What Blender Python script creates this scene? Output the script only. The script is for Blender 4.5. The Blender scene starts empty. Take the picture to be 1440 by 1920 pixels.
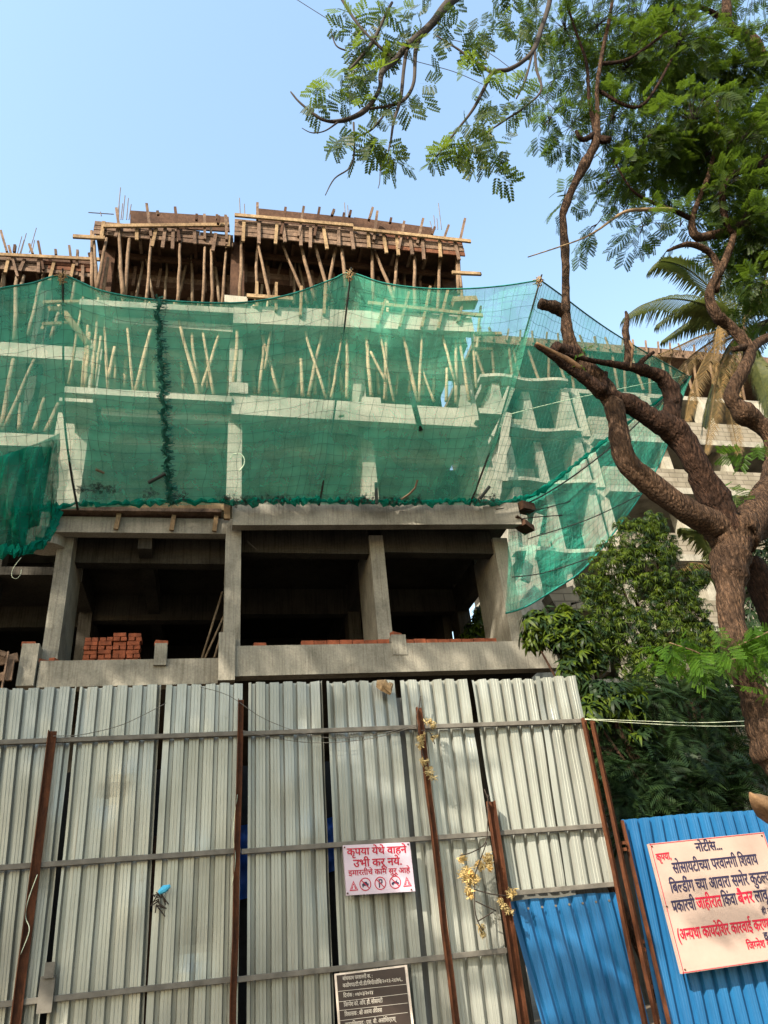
import bpy, bmesh, math, random
import numpy as np
from mathutils import Vector, Matrix
random.seed(7); RNG = np.random.default_rng(7)
SC = bpy.context.scene; COL = SC.collection
# ------------------------------------------------------------------ camera
F, CX, CY = 1390.0, 720.0, 960.0
_up = np.array([-245., -2386., F]); _up /= np.linalg.norm(_up)
_x = np.array([6280., 190., F]); _x -= _x.dot(_up) * _up; _x /= np.linalg.norm(_x)
_R = np.stack([_x, np.cross(_up, _x), _up]); EYE = np.array([0, 0, 1.6])
cam = bpy.data.cameras.new('camera'); co = bpy.data.objects.new('camera', cam); COL.objects.link(co)
cam.sensor_fit = 'VERTICAL'; cam.sensor_height = 36; cam.sensor_width = 36; cam.lens = 36 * F / 1920
cam.clip_start = .05; cam.clip_end = 2000
M4 = Matrix.Identity(4)
for i in range(3):
    M4[i][0] = _R[i, 0]; M4[i][1] = -_R[i, 1]; M4[i][2] = -_R[i, 2]; M4[i][3] = EYE[i]
co.matrix_world = M4; SC.camera = co
def at(px, py, Y):                      # point seen at a pixel of the photograph, on the plane y = Y
    d = _R @ np.array([px - CX, py - CY, F]); return Vector(EYE + d * (Y / d[1]))
def depth(p): return float((_R.T @ (np.array(p) - EYE))[2])
def mpp(p): return depth(p) / F         # metres per photo pixel at p
# ------------------------------------------------------------------ world, sun, exposure
SUN_AZ, SUN_EL = math.radians(225), math.radians(36)
w = bpy.data.worlds.new('World'); SC.world = w; w.use_nodes = True
nt = w.node_tree; sk = nt.nodes.new('ShaderNodeTexSky'); sk.sky_type = 'NISHITA'; sk.sun_disc = False
sk.sun_elevation = SUN_EL; sk.sun_rotation = SUN_AZ; sk.air_density = 2.0; sk.dust_density = 2.0; sk.ozone_density = 2.0
nt.links.new(sk.outputs[0], nt.nodes['Background'].inputs[0]); nt.nodes['Background'].inputs[1].default_value = .15
sl = bpy.data.lights.new('sun', 'SUN'); sl.energy = 4.7; sl.angle = math.radians(.5); sl.color = (1, .9, .74)
so = bpy.data.objects.new('sun', sl); COL.objects.link(so)
TOSUN = Vector((math.sin(SUN_AZ) * math.cos(SUN_EL), math.cos(SUN_AZ) * math.cos(SUN_EL), math.sin(SUN_EL)))
so.rotation_euler = (-TOSUN).to_track_quat('-Z', 'Y').to_euler(); so.location = (-10, -10, 30)
vs = SC.view_settings; vs.view_transform = 'Standard'; vs.look = 'None'; vs.exposure = 1.42; vs.gamma = 1
SC.cycles.max_bounces = 8; SC.cycles.transparent_max_bounces = 24
# ------------------------------------------------------------------ materials
class MT:
    def __init__(s, name):
        s.m = bpy.data.materials.new(name); s.m.use_nodes = True; s.t = s.m.node_tree
        s.b = s.t.nodes['Principled BSDF']; s.out = s.t.nodes['Material Output']
        s.geo = s.t.nodes.new('ShaderNodeNewGeometry')
    def n(s, k, **kw):
        x = s.t.nodes.new(k)
        for a, b in kw.items(): setattr(x, a, b)
        return x
    def l(s, a, b): s.t.links.new(a, b)
    def noise(s, scale=(1, 1, 1), sc=5, det=4, rough=.6, dist=0):
        mp = s.n('ShaderNodeMapping'); mp.inputs['Scale'].default_value = scale
        s.l(s.geo.outputs['Position'], mp.inputs[0])
        x = s.n('ShaderNodeTexNoise'); x.inputs['Scale'].default_value = sc; x.inputs['Detail'].default_value = det
        x.inputs['Roughness'].default_value = rough; x.inputs['Distortion'].default_value = dist
        s.l(mp.outputs[0], x.inputs[0]); return x.outputs[0]
    def ramp(s, f, *stops):
        r = s.n('ShaderNodeValToRGB'); e = r.color_ramp.elements
        while len(e) < len(stops): e.new(.5)
        for i, (p, c) in enumerate(stops): e[i].position = p; e[i].color = tuple(c) + (1,)
        s.l(f, r.inputs[0]); return r.outputs[0]
    def mix(s, a, b, f, mode='MIX'):
        x = s.n('ShaderNodeMix', data_type='RGBA', blend_type=mode)
        if isinstance(f, float): x.inputs[0].default_value = f
        else: s.l(f, x.inputs[0])
        for q, i in ((a, 6), (b, 7)):
            if isinstance(q, tuple): x.inputs[i].default_value = q + (1,)
            else: s.l(q, x.inputs[i])
        return x.outputs[2]
    def bump(s, f, st=.3, d=.02):
        b = s.n('ShaderNodeBump'); b.inputs['Strength'].default_value = st; b.inputs['Distance'].default_value = d
        s.l(f, b.inputs['Height']); s.l(b.outputs[0], s.b.inputs['Normal'])
    def col(s, c):
        if isinstance(c, tuple): s.b.inputs['Base Color'].default_value = c + (1,)
        else: s.l(c, s.b.inputs['Base Color'])
    def set(s, rough=.8, metal=0., spec=.3):
        s.b.inputs['Roughness'].default_value = rough; s.b.inputs['Metallic'].default_value = metal
        s.b.inputs['Specular IOR Level'].default_value = spec
def k(c, f): return tuple(x * f for x in c)
def concrete(name, c, streak=.6):
    m = MT(name); n1 = m.noise((1, 1, 1), 1.3, 5); n2 = m.noise((15, 15, .6), 2.2, 5, .7); n3 = m.noise((1, 1, 1), 28, 5, .7)
    a = m.ramp(n1, (.3, k(c, .55)), (.5, c), (.72, k(c, 1.3)))
    st = m.ramp(n2, (.36, (.3, .29, .26)), (.52, (1, 1, 1)))
    a = m.mix(a, st, streak, 'MULTIPLY'); g = m.ramp(n3, (.3, (.62, .62, .62)), (.6, (1.08, 1.08, 1.08)))
    a = m.mix(a, g, .6, 'MULTIPLY'); m.col(a); m.bump(n3, .5, .012); m.set(.92, 0, .15); return m.m
def simple(name, c, rough=.7, metal=0., var=.35, sc=8, stretch=(1, 1, 1), bump=0.):
    m = MT(name); n = m.noise(stretch, sc, 5); m.col(m.ramp(n, (.28, k(c, 1 - var)), (.5, c), (.75, k(c, 1 + var)))); m.set(rough, metal)
    if bump: m.bump(n, bump, .01)
    return m.m
def wood(name, c, var=.45):
    m = MT(name); n = m.noise((3, 3, 3), 3, 5, .7, .6); n2 = m.noise((14, 14, 2), 4, 5, .7); n3 = m.noise((1, 1, 1), .9, 2)
    a = m.ramp(n, (.3, k(c, 1 - var)), (.5, c), (.7, k(c, 1 + var))); a = m.mix(a, m.ramp(n2, (.3, (.5, .47, .44)), (.6, (1, 1, 1))), .7, 'MULTIPLY')
    a = m.mix(a, m.ramp(n3, (.35, (.55, .5, .47)), (.6, (1.1, 1.08, 1.05))), .8, 'MULTIPLY')
    m.col(a); m.bump(n2, .4, .01); m.set(.88, 0, .15); return m.m
def rust():
    m = MT('rusty_steel'); n = m.noise((2, 2, .7), 6, 6, .7); n2 = m.noise((1, 1, 1), 40, 4)
    a = m.ramp(n, (.28, (.03, .011, .006)), (.48, (.07, .025, .011)), (.7, (.13, .045, .018)))
    a = m.mix(a, m.ramp(n2, (.3, (.55, .5, .5)), (.6, (1, 1, 1))), .6, 'MULTIPLY'); m.col(a); m.bump(n2, .5, .006); m.set(.85, .1, .2); return m.m
def sheet(name, c, metal, rough, stain):
    m = MT(name); n = m.noise((16, 16, .16), 3, 4, .6); n2 = m.noise((1.2, 1.2, .5), 1.6, 5); n3 = m.noise((1, 1, 1), 14, 5, .7)
    a = m.ramp(n, (.3, k(c, .88)), (.5, c), (.7, k(c, 1.06))); a = m.mix(a, m.ramp(n2, (.3, stain), (.55, (1, 1, 1))), .75, 'MULTIPLY')
    a = m.mix(a, m.ramp(n3, (.22, (.5, .44, .38)), (.36, (1, 1, 1))), .55, 'MULTIPLY')
    n4 = m.noise((9, 9, .35), 1.7, 5, .7); a = m.mix(a, m.ramp(n4, (.60, (1, 1, 1)), (.74, (.62, .46, .34))), .7, 'MULTIPLY')
    oi = m.n('ShaderNodeObjectInfo'); a = m.mix(a, m.ramp(oi.outputs['Random'], (0, (.84, .85, .86)), (1, (1.08, 1.07, 1.04))), 1.0, 'MULTIPLY')
    m.col(a); m.set(rough, metal, .4); m.bump(n2, .12, .02); return m.m
def bark(name, c):
    m = MT(name); n = m.noise((10, 10, 4), 4.2, 8, .78, .3); v = m.n('ShaderNodeTexVoronoi'); v.inputs['Scale'].default_value = 5
    mp = m.n('ShaderNodeMapping'); mp.inputs['Scale'].default_value = (7, 7, 1.7); m.l(m.geo.outputs['Position'], mp.inputs[0]); m.l(mp.outputs[0], v.inputs[0])
    n2 = m.noise((1, 1, 1), 2, 4)
    a = m.ramp(n, (.3, k(c, .22)), (.47, k(c, .9)), (.62, k(c, 1.5)), (.75, k(c, 2.2)))
    a = m.mix(a, m.ramp(n2, (.32, (.4, .38, .38)), (.65, (1.15, 1.1, 1.02))), .8, 'MULTIPLY'); n3 = m.noise((1, 1, .4), 26, 4, .75); a = m.mix(a, m.ramp(n3, (.36, (.35, .33, .33)), (.52, (.95, .95, .95)), (.66, (2.0, 1.85, 1.65))), .65, 'MULTIPLY'); m.col(a); m.set(.95, 0, .1)
    mx = m.n('ShaderNodeMath', operation='MULTIPLY'); m.l(n, mx.inputs[0]); m.l(v.outputs['Distance'], mx.inputs[1])
    m.bump(mx.outputs[0], 1.0, .11); return m.m
def leaf(name, c, ct, tr=.45, var=.5, rough=.45):
    m = MT(name); n = m.noise((1, 1, 1), 1.1, 3); n2 = m.noise((1, 1, 1), 11, 2)
    a = m.ramp(n2, (.3, k(c, 1 - var)), (.5, c), (.72, (c[0] * (1 + var * 1.6), c[1] * (1 + var), c[2] * (1 + .2 * var))))
    a = m.mix(a, m.ramp(n, (.35, (.7, .75, .75)), (.65, (1.2, 1.1, .8))), .6, 'MULTIPLY')
    m.col(a); m.set(rough, 0, .12)
    tl = m.n('ShaderNodeBsdfTranslucent'); tl.inputs[0].default_value = ct + (1,); ms = m.n('ShaderNodeMixShader'); ms.inputs[0].default_value = tr
    m.l(m.b.outputs[0], ms.inputs[1]); m.l(tl.outputs[0], ms.inputs[2]); m.l(ms.outputs[0], m.out.inputs[0]); return m.m
def netmat(name, c, cover, ct=None, lo=.75, hi=1.35, sc=1.2):
    m = MT(name); n = m.noise((1, 1, 1), sc, 4, .6, .4)
    df = m.n('ShaderNodeBsdfDiffuse'); df.inputs[0].default_value = c + (1,); tl = m.n('ShaderNodeBsdfTranslucent'); tl.inputs[0].default_value = (ct or c) + (1,)
    ms = m.n('ShaderNodeMixShader'); ms.inputs[0].default_value = .3; m.l(df.outputs[0], ms.inputs[1]); m.l(tl.outputs[0], ms.inputs[2])
    tp = m.n('ShaderNodeBsdfTransparent'); m2 = m.n('ShaderNodeMixShader')
    mr = m.n('ShaderNodeMapRange'); mr.inputs[1].default_value = .3; mr.inputs[2].default_value = .7; mr.inputs[3].default_value = cover * lo; mr.inputs[4].default_value = min(.97, cover * hi)
    m.l(n, mr.inputs[0]); m.l(mr.outputs[0], m2.inputs[0]); m.l(tp.outputs[0], m2.inputs[1]); m.l(ms.outputs[0], m2.inputs[2]); m.l(m2.outputs[0], m.out.inputs[0]); return m.m
def blocks():
    m = MT('whitewashed_block'); b = m.n('ShaderNodeTexBrick'); b.inputs['Scale'].default_value = 1.0
    b.inputs['Brick Width'].default_value = .6; b.inputs['Row Height'].default_value = .22; b.inputs['Mortar Size'].default_value = .018
    b.inputs['Color1'].default_value = (.215, .19, .15, 1); b.inputs['Color2'].default_value = (.17, .15, .115, 1); b.inputs['Mortar'].default_value = (.11, .095, .075, 1)
    sp = m.n('ShaderNodeSeparateXYZ'); m.l(m.geo.outputs['Position'], sp.inputs[0]); ad = m.n('ShaderNodeMath', operation='ADD'); m.l(sp.outputs[0], ad.inputs[0]); m.l(sp.outputs[1], ad.inputs[1])
    cb = m.n('ShaderNodeCombineXYZ'); m.l(ad.outputs[0], cb.inputs[0]); m.l(sp.outputs[2], cb.inputs[1]); m.l(cb.outputs[0], b.inputs[0])
    n = m.noise((1, 1, .5), 2.2, 5); m.col(m.mix(b.outputs[0], m.ramp(n, (.3, (.62, .6, .56)), (.6, (1, 1, 1))), .8, 'MULTIPLY')); m.set(.92, 0, .1); return m.m
CON = concrete('weathered_concrete', (.245, .228, .188), .42); CONL = concrete('pale_concrete', (.285, .265, .215), .3); COND = concrete('shade_toned_concrete', (.048, .043, .035), .7)  # the darkest copy carries the shade of the interiors in its colour
BLOCK = blocks()
PLANK = wood('shuttering_plank', (.145, .098, .070), .55); PLANKD = wood('dark_shuttering_plank', (.07, .038, .024)); PALE = wood('pale_plank', (.25, .175, .10)); REDW = wood('red_plank', (.13, .055, .03))
POLE = wood('round_pole', (.175, .12, .078), .4); POLEL = wood('pale_pole', (.34, .26, .17), .3); POLEG = wood('grey_pole', (.19, .145, .10), .35)
RUST = rust(); RAILM = simple('grey_steel_rail', (.11, .10, .085), .7, .2, .4, 6, (1, 1, 1), .2)
SHEET = sheet('galvanised_sheet', (.275, .284, .258), .3, .36, (.68, .66, .6)); SHEETD = sheet('dull_sheet', (.12, .122, .115), .3, .6, (.6, .6, .58))
BLUE = sheet('blue_sheet', (.011, .100, .245), .08, .5, (.5, .6, .68))
BRICK = simple('red_clay', (.22, .062, .028), .92, 0, .5, 7, (1, 1, 1), .4)
BARK = bark('brown_bark', (.078, .049, .033)); BARKD = bark('dark_bark', (.042, .024, .017)); HEART = wood('torn_heartwood', (.17, .105, .058)); TWIG = simple('dark_twig', (.03, .022, .017), .9)
LEAF = leaf('rain_tree_leaf', (.026, .048, .011), (.085, .14, .012), .45); LEAFN = leaf('overhead_leaf', (.028, .048, .014), (.13, .19, .016), .42)
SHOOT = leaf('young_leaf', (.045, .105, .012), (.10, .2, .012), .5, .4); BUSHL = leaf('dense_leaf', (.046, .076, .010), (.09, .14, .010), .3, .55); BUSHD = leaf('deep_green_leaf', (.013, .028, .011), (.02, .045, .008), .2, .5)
PALMG = leaf('palm_leaf', (.055, .065, .026), (.09, .11, .02), .3, .4, .35); PALMD = leaf('dry_palm_leaf', (.12, .083, .04), (.10, .065, .024), .25, .35, .7)
DRYL = leaf('dry_yellow_leaf', (.46, .36, .19), (.3, .22, .09), .3, .4, .8)
NETM = netmat('green_shade_net', (.15, .64, .44), .45, None, .74, 1.24, 2.4); NETR = netmat('side_shade_net', (.05, .44, .32), .40, None, .8, 1.25); NETD = netmat('bunched_shade_net', (.005, .19, .135), .85, None, .8, 1.2, 3)
CORD = simple('dark_green_cord', (.02, .09, .068), .8); ROPE = simple('black_rope', (.014, .015, .013), .8); TEAL = simple('teal_hem_rope', (.01, .16, .13), .8); PALER = simple('pale_rope', (.55, .58, .42), .8)
BLACK = simple('black_plastic', (.015, .02, .018), .6); STEEL = simple('reinforcing_steel', (.10, .085, .085), .7, .4)
TARP = simple('blue_tarpaulin', (.01, .07, .35), .5, 0, .4, 5, (1, 1, 1), .4); CLOTHB = simple('light_blue_cloth', (.06, .36, .58), .8)
VINYL = simple('pink_white_vinyl', (.44, .36, .425), .35, 0, .14, 3, (1, 1, 1), .25); VINYLB = simple('peach_white_vinyl', (.335, .25, .212), .5, 0, .16, 2.2, (1, 1, 1), .3); REDT = simple('red_ink', (.35, .008, .03), .5, 0, .1)
NAVY = simple('navy_ink', (.02, .017, .045), .5, 0, .1); DARKB = simple('brown_black_board', (.035, .024, .02), .45, 0, .25, 5); WHITET = simple('white_lettering', (.42, .38, .33), .6, 0, .1); FRAME = simple('pale_frame', (.55, .47, .4), .6)
ASPH = simple('asphalt', (.05, .048, .045), .9, 0, .3, 20, (1, 1, 1), .3); DIRT = simple('dry_earth', (.12, .09, .06), .95, 0, .4, 3, (1, 1, 1), .3)
# ------------------------------------------------------------------ mesh helpers
class MB:
    def __init__(s): s.v = []; s.f = []; s.mi = []
    def add(s, vs, fs, mi=0):
        o = len(s.v); s.v += [tuple(q) for q in vs]; s.f += [tuple(i + o for i in f) for f in fs]; s.mi += [mi] * len(fs); return s
    def hexa(s, c, mi=0):               # 8 corners: 4 bottom ring, 4 top ring
        return s.add(c, [(0, 3, 2, 1), (4, 5, 6, 7), (0, 1, 5, 4), (1, 2, 6, 5), (2, 3, 7, 6), (3, 0, 4, 7)], mi)
    def box(s, x0, x1, y0, y1, z0, z1, mi=0, dz=0):   # dz: rise of the right-hand end
        return s.hexa([(x0, y0, z0), (x1, y0, z0 + dz), (x1, y1, z0 + dz), (x0, y1, z0), (x0, y0, z1), (x1, y0, z1 + dz), (x1, y1, z1 + dz), (x0, y1, z1)], mi)
    def bar(s, a, b, wd, h, upv=(0, 0, 1), mi=0, tw=0):
        a, b = Vector(a), Vector(b); d = (b - a).normalized(); u = Vector(upv); sd = d.cross(u)
        if sd.length < 1e-4: sd = d.cross(Vector((0, 1, 0)))
        sd.normalize(); u = sd.cross(d).normalized()
        if tw: q = Matrix.Rotation(tw, 3, d); sd = q @ sd; u = q @ u
        sd *= wd / 2; u *= h / 2
        return s.hexa([a - sd - u, a + sd - u, b + sd - u, b - sd - u, a - sd + u, a + sd + u, b + sd + u, b - sd + u], mi)
    def tube(s, pts, rad, n=8, mi=0, rough=0., seed=0, cap=True):
        pts = [Vector(p) for p in pts]; m = len(pts); rr = rad if isinstance(rad, (list, tuple, np.ndarray)) else [rad] * m
        rnd = random.Random(seed); ph = [rnd.random() * 6.28 for _ in range(6)]; V = []; u = None
        for i, p in enumerate(pts):
            t = (pts[min(i + 1, m - 1)] - pts[max(i - 1, 0)]).normalized()
            if u is None: u = t.cross(Vector((.3, .9, .2))).normalized()
            u = (u - t * u.dot(t)).normalized(); q = t.cross(u)
            for j in range(n):
                a = 6.28318 * j / n; r = rr[i]
                if rough: r *= 1 + rough * (math.sin(2 * a + ph[0] + i * .55) * .5 + math.sin(3 * a + ph[1] - i * .8) * .35 + math.sin(5 * a + ph[2] + i * 1.7) * .25 + rnd.uniform(-.3, .3))
                V.append(p + (u * math.cos(a) + q * math.sin(a)) * r)
        Fc = [(i * n + j, i * n + (j + 1) % n, (i + 1) * n + (j + 1) % n, (i + 1) * n + j) for i in range(m - 1) for j in range(n)]
        if cap: Fc += [tuple(range(n - 1, -1, -1)), tuple((m - 1) * n + j for j in range(n))]
        return s.add(V, Fc, mi)
    def build(s, name, mats, parent=None, smooth=False):
        V = np.array([tuple(q) for q in s.v], dtype=float)
        if parent is not None: off = np.array(parent['_o'])
        else: off = np.array([V[:, 0].mean(), V[:, 1].mean(), V[:, 2].min()])
        me = bpy.data.meshes.new(name); me.from_pydata((V - off).tolist(), [], s.f)
        for m in (mats if isinstance(mats, list) else [mats]): me.materials.append(m)
        if len(set(s.mi)) > 1: me.polygons.foreach_set('material_index', s.mi)
        if smooth: me.polygons.foreach_set('use_smooth', [True] * len(me.polygons))
        me.update(); o = bpy.data.objects.new(name, me); COL.objects.link(o); link(o, off, parent); return o
def link(o, off, parent):
    o['_o'] = [float(q) for q in off]
    if parent is not None: o.parent = parent
    else: o.location = off
def empty(name, loc, label, cat, group=None):
    o = bpy.data.objects.new(name, None); o.empty_display_size = .3; COL.objects.link(o); o.location = loc; o['_o'] = [float(q) for q in loc]; return tag(o, label, cat, group)
def tag(o, label, cat, group=None):
    o['label'] = label; o['category'] = cat
    if group: o['group'] = group
    return o
def struct(o): o['kind'] = 'structure'; return o
def smoothpath(P, step=4):              # Catmull-Rom through tuples
    P = [np.array(p, float) for p in P]; out = []
    for i in range(len(P) - 1):
        a, b, c, d = P[max(i - 1, 0)], P[i], P[i + 1], P[min(i + 2, len(P) - 1)]
        for t in np.linspace(0, 1, step, endpoint=False):
            out.append(.5 * (2 * b + (c - a) * t + (2 * a - 5 * b + 4 * c - d) * t * t + (3 * b - a - 3 * c + d) * t ** 3))
    out.append(P[-1]); return out
def pixlimb(path, step=5):              # path of (px, py, Y, width_px) -> points, radii
    pts, rad = [], []
    for px, py, Y, wd in smoothpath(path, step): p = at(px, py, Y); pts.append(p); rad.append(max(.002, wd / 2 * mpp(p)))
    return pts, rad
def instmesh(name, TV, TF, mats, pos, Rm, sc, parent, mi=None):
    # many copies of a small quad template (TV: m x 3, TF: q x 4) as one mesh
    n, m, q = len(pos), len(TV), len(TF); V = (np.einsum('nij,mj->nmi', Rm, TV) * sc[:, None, None] + pos[:, None, :]).reshape(-1, 3)
    Q = (np.array(TF)[None] + (np.arange(n) * m)[:, None, None]).reshape(-1); off = np.array(parent['_o']) if parent is not None else V.mean(0)
    me = bpy.data.meshes.new(name); me.vertices.add(n * m); me.vertices.foreach_set('co', (V - off).astype(np.float32).ravel())
    me.loops.add(len(Q)); me.loops.foreach_set('vertex_index', Q.astype(np.int32)); me.polygons.add(n * q)
    me.polygons.foreach_set('loop_start', np.arange(n * q, dtype=np.int32) * 4)
    try: me.polygons.foreach_set('loop_total', np.full(n * q, 4, dtype=np.int32))
    except Exception: pass
    for x in (mats if isinstance(mats, list) else [mats]): me.materials.append(x)
    if mi is not None: me.polygons.foreach_set('material_index', np.repeat(mi, q).astype(np.int32))
    me.update(); me.validate(); o = bpy.data.objects.new(name, me); COL.objects.link(o); link(o, off, parent); return o
def frames(d, nrm):                     # rotation matrices with x = d, z near nrm
    d = d / np.linalg.norm(d, axis=1)[:, None]; y = np.cross(nrm, d); y /= (np.linalg.norm(y, axis=1)[:, None] + 1e-9); return np.stack([d, y, np.cross(d, y)], axis=2)
def pinnate(L, pairs, ll, lw, droop=.12, fold=.3, hexl=True):   # one pinna along +x with paired leaflets
    V, Fq = [], []
    for i in range(pairs):
        x = L * (.12 + .86 * (i + .5) / pairs); z0 = -droop * L * (x / L) ** 2; s_ = ll * (1 - .35 * abs(i / (pairs - 1) - .45))
        for sg in (-1, 1):
            o = len(V); a = math.radians(62 - 22 * i / pairs); dx, dy = math.cos(a), math.sin(a) * sg; nx, ny = -dy, dx
            for t, wv in ((0.03, 0), (.45, .5), (1, 0), (.55, -.5)): V.append((x + dx * s_ * t + nx * lw * wv * (.8 if t < 1 else 1), dy * s_ * t + ny * lw * wv, z0 - fold * s_ * t))
            Fq.append((o, o + 1, o + 2, o + 3))
    o = len(V); V += [(0, -.002, 0), (L, -.001, -droop * L), (L, .001, -droop * L), (0, .002, 0)]; Fq.append((o, o + 1, o + 2, o + 3)); return np.array(V), Fq
def bipinnate(L, npair, pl, pairs, ll, lw):
    V, Fq = [], []; PV, PF = pinnate(pl, pairs, ll, lw)
    for i in range(npair):
        x = L * (.25 + .75 * (i + .5) / npair)
        for sg in (-1, 1):
            a = sg * math.radians(66 - 30 * i / npair); c, s_ = math.cos(a), math.sin(a); sc = 1 - .15 * (npair - i - 1) / npair; o = len(V)
            for q in PV: V.append((x + (q[0] * c - q[1] * s_) * sc, (q[0] * s_ + q[1] * c) * sc, q[2] * sc - .12 * x - .15 * q[0]))
            Fq += [tuple(j + o for j in f) for f in PF]
    o = len(V); V += [(0, -.003, 0), (L, -.002, -.12 * L), (L, .002, -.12 * L), (0, .003, 0)]; Fq.append((o, o + 1, o + 2, o + 3)); return np.array(V), Fq
ORD = 'first second third fourth fifth sixth seventh eighth ninth tenth eleventh twelfth thirteenth fourteenth fifteenth sixteenth seventeenth eighteenth nineteenth twentieth'.split()
ORD += ['twenty-' + q for q in ORD[:9]] + ['thirtieth']
# ------------------------------------------------------------------ ground
mb = MB(); mb.add([(-300, -300, -.02), (300, -300, -.02), (300, 300, -.02), (-300, 300, -.02)], [(0, 1, 2, 3)]); struct(mb.build('ground', DIRT))
mb = MB(); mb.add([(-300, -6, -.012), (300, -6, -.012), (300, 5.2, -.012), (-300, 5.2, -.012)], [(0, 1, 2, 3)]); struct(mb.build('road', ASPH))
mb = MB(); mb.box(-300, 300, 5.2, 5.4, -.02, .12); struct(mb.build('kerb', CON))
# ------------------------------------------------------------------ building under construction
bld = empty('unfinished_building', (1.5, 16, 0), 'unfinished grey concrete frame building behind the tall metal fence', 'building')
def part(name, mb, mat, smooth=False, parent=None): return mb.build(name, mat, parent or bld, smooth)
YB = 20.5
# first floor slab with deep edge beam, left length set back
mb = MB(); mb.box(.25, 6.08, 12.0, 12.25, 5.58, 6.1, dz=.03); part('edge_beam', mb, CON)
mb = MB(); mb.box(-2.75, .247, 12.35, 12.6, 5.58, 6.02); part('edge_beam', mb, CON)
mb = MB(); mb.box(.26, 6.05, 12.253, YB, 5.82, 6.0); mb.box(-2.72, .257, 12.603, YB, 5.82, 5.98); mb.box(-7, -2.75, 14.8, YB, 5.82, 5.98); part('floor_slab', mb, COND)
mb = MB(); mb.box(.06, .33, 11.94, 12.2, 5.5, 6.32); part('parapet_post', mb, CON)
mb = MB(); p = at(300, 1240, 12.3); mb.box(p.x - .1, p.x + .1, 12.3, 12.5, 5.9, 6.28); part('parapet_post', mb, CON)
mb = MB(); p = at(748, 1205, 12.0); mb.box(p.x - .13, p.x + .13, 11.985, 12.2, 5.9, 6.27); part('parapet_post', mb, CON)
mb = MB(); p = at(1008, 1200, 12.0); mb.box(p.x - .2, p.x + .2, 12.02, 12.3, 5.9, 6.33); part('parapet_post', mb, CON)
mb = MB(); p = at(52, 1240, 12.4); mb.box(p.x - .1, p.x + .16, 12.3, 12.6, 5.6, 6.3); part('parapet_post', mb, CON)
# first to second floor columns (blades running back), beams, second floor slab
def column(x0, x1, y0, y1, z0, z1, mat=CON): mb = MB(); mb.box(x0, x1, y0, y1, z0, z1); part('column', mb, mat)
for x0, x1, y0, d in ((-2.80, -2.54, 12.6, 1.1), (.14, .42, 12.25, .9), (2.92, 3.2, 12.6, 1.3), (5.52, 5.83, 12.6, 1.3)):
    column(x0, x1, y0, y0 + d, 6.0, 8.6)
    column(x0, x1, y0, y0 + d, 9.0, 11.2, CONL)
    column(x0, x1, y0 + .25, y0 + .25 + .45, 11.5, 13.7, CONL); column(x0 - .02, x1 + .02, y0 + .15, y0 + .7, 14.05, 16.5, PLANKD)
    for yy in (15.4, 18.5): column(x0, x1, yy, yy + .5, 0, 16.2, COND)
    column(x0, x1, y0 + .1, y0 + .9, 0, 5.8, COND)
mb = MB(); mb.box(.25, 5.93, 12.0, 12.2, 8.42, 8.92, dz=.17); part('edge_beam', mb, CON)
mb = MB(); mb.box(-2.95, .247, 12.35, 12.55, 8.40, 8.72, dz=.03); part('edge_beam', mb, CON)
mb = MB(); mb.box(.26, 5.92, 12.203, YB, 8.78, 8.95, dz=.1); mb.box(-2.9, .256, 12.553, YB, 8.6, 8.78); part('floor_slab', mb, COND)
mb = MB(); c = Vector((-3.0, 12.62, 0)); ring = [(c.x + .33 * math.cos(a), c.y + .27 * math.sin(a)) for a in np.linspace(0, 6.28, 25)[:-1]]
mb.add([(x, y, 8.2) for x, y in ring] + [(x, y, 8.52) for x, y in ring], [tuple(range(23, -1, -1)), tuple(range(24, 48))] + [(i, (i + 1) % 24, 24 + (i + 1) % 24, 24 + i) for i in range(24)]); part('rounded_corner', mb, CON)
for x0, x1, yy, zz in ((.42, 2.92, 12.7, 8.25), (3.2, 5.52, 12.7, 8.3), (-2.54, .14, 12.95, 8.12)):
    mb = MB(); mb.box(x0, x1, yy, yy + .25, zz - .02, 8.8); part('main_beam', mb, COND)
    for y2 in (15.5, 18.6): mb = MB(); mb.box(x0, x1, y2, y2 + .25, zz - .1, 8.77); part('main_beam', mb, COND)
for x in (-1.3, -2.67, .28, 3.06, 5.66): mb = MB(); mb.box(x - .12, x + .12, 13.25 if x == -1.3 else 13.9, 20.4, 8.16, 8.765); part('cross_beam', mb, COND)
mb = MB(); mb.box(-1.42, -1.18, 12.553, 13.2, 8.2, 8.6); part('cross_beam', mb, COND)
mb = MB(); mb.box(.3, 5.5, 12.25, 17, 8.99, 9.01, dz=.1); mb.box(-2.7, .29, 12.6, 17, 8.80, 8.82); part('bounce_sheet', mb, CONL)  # pale sheets added on two floors to bounce sunlight onto the soffits
mb = MB(); mb.box(.6, 5.3, 12.4, 17, 11.45, 11.47); mb.box(-2.5, .14, 12.95, 17, 11.385, 11.41); part('bounce_sheet', mb, CONL)
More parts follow.
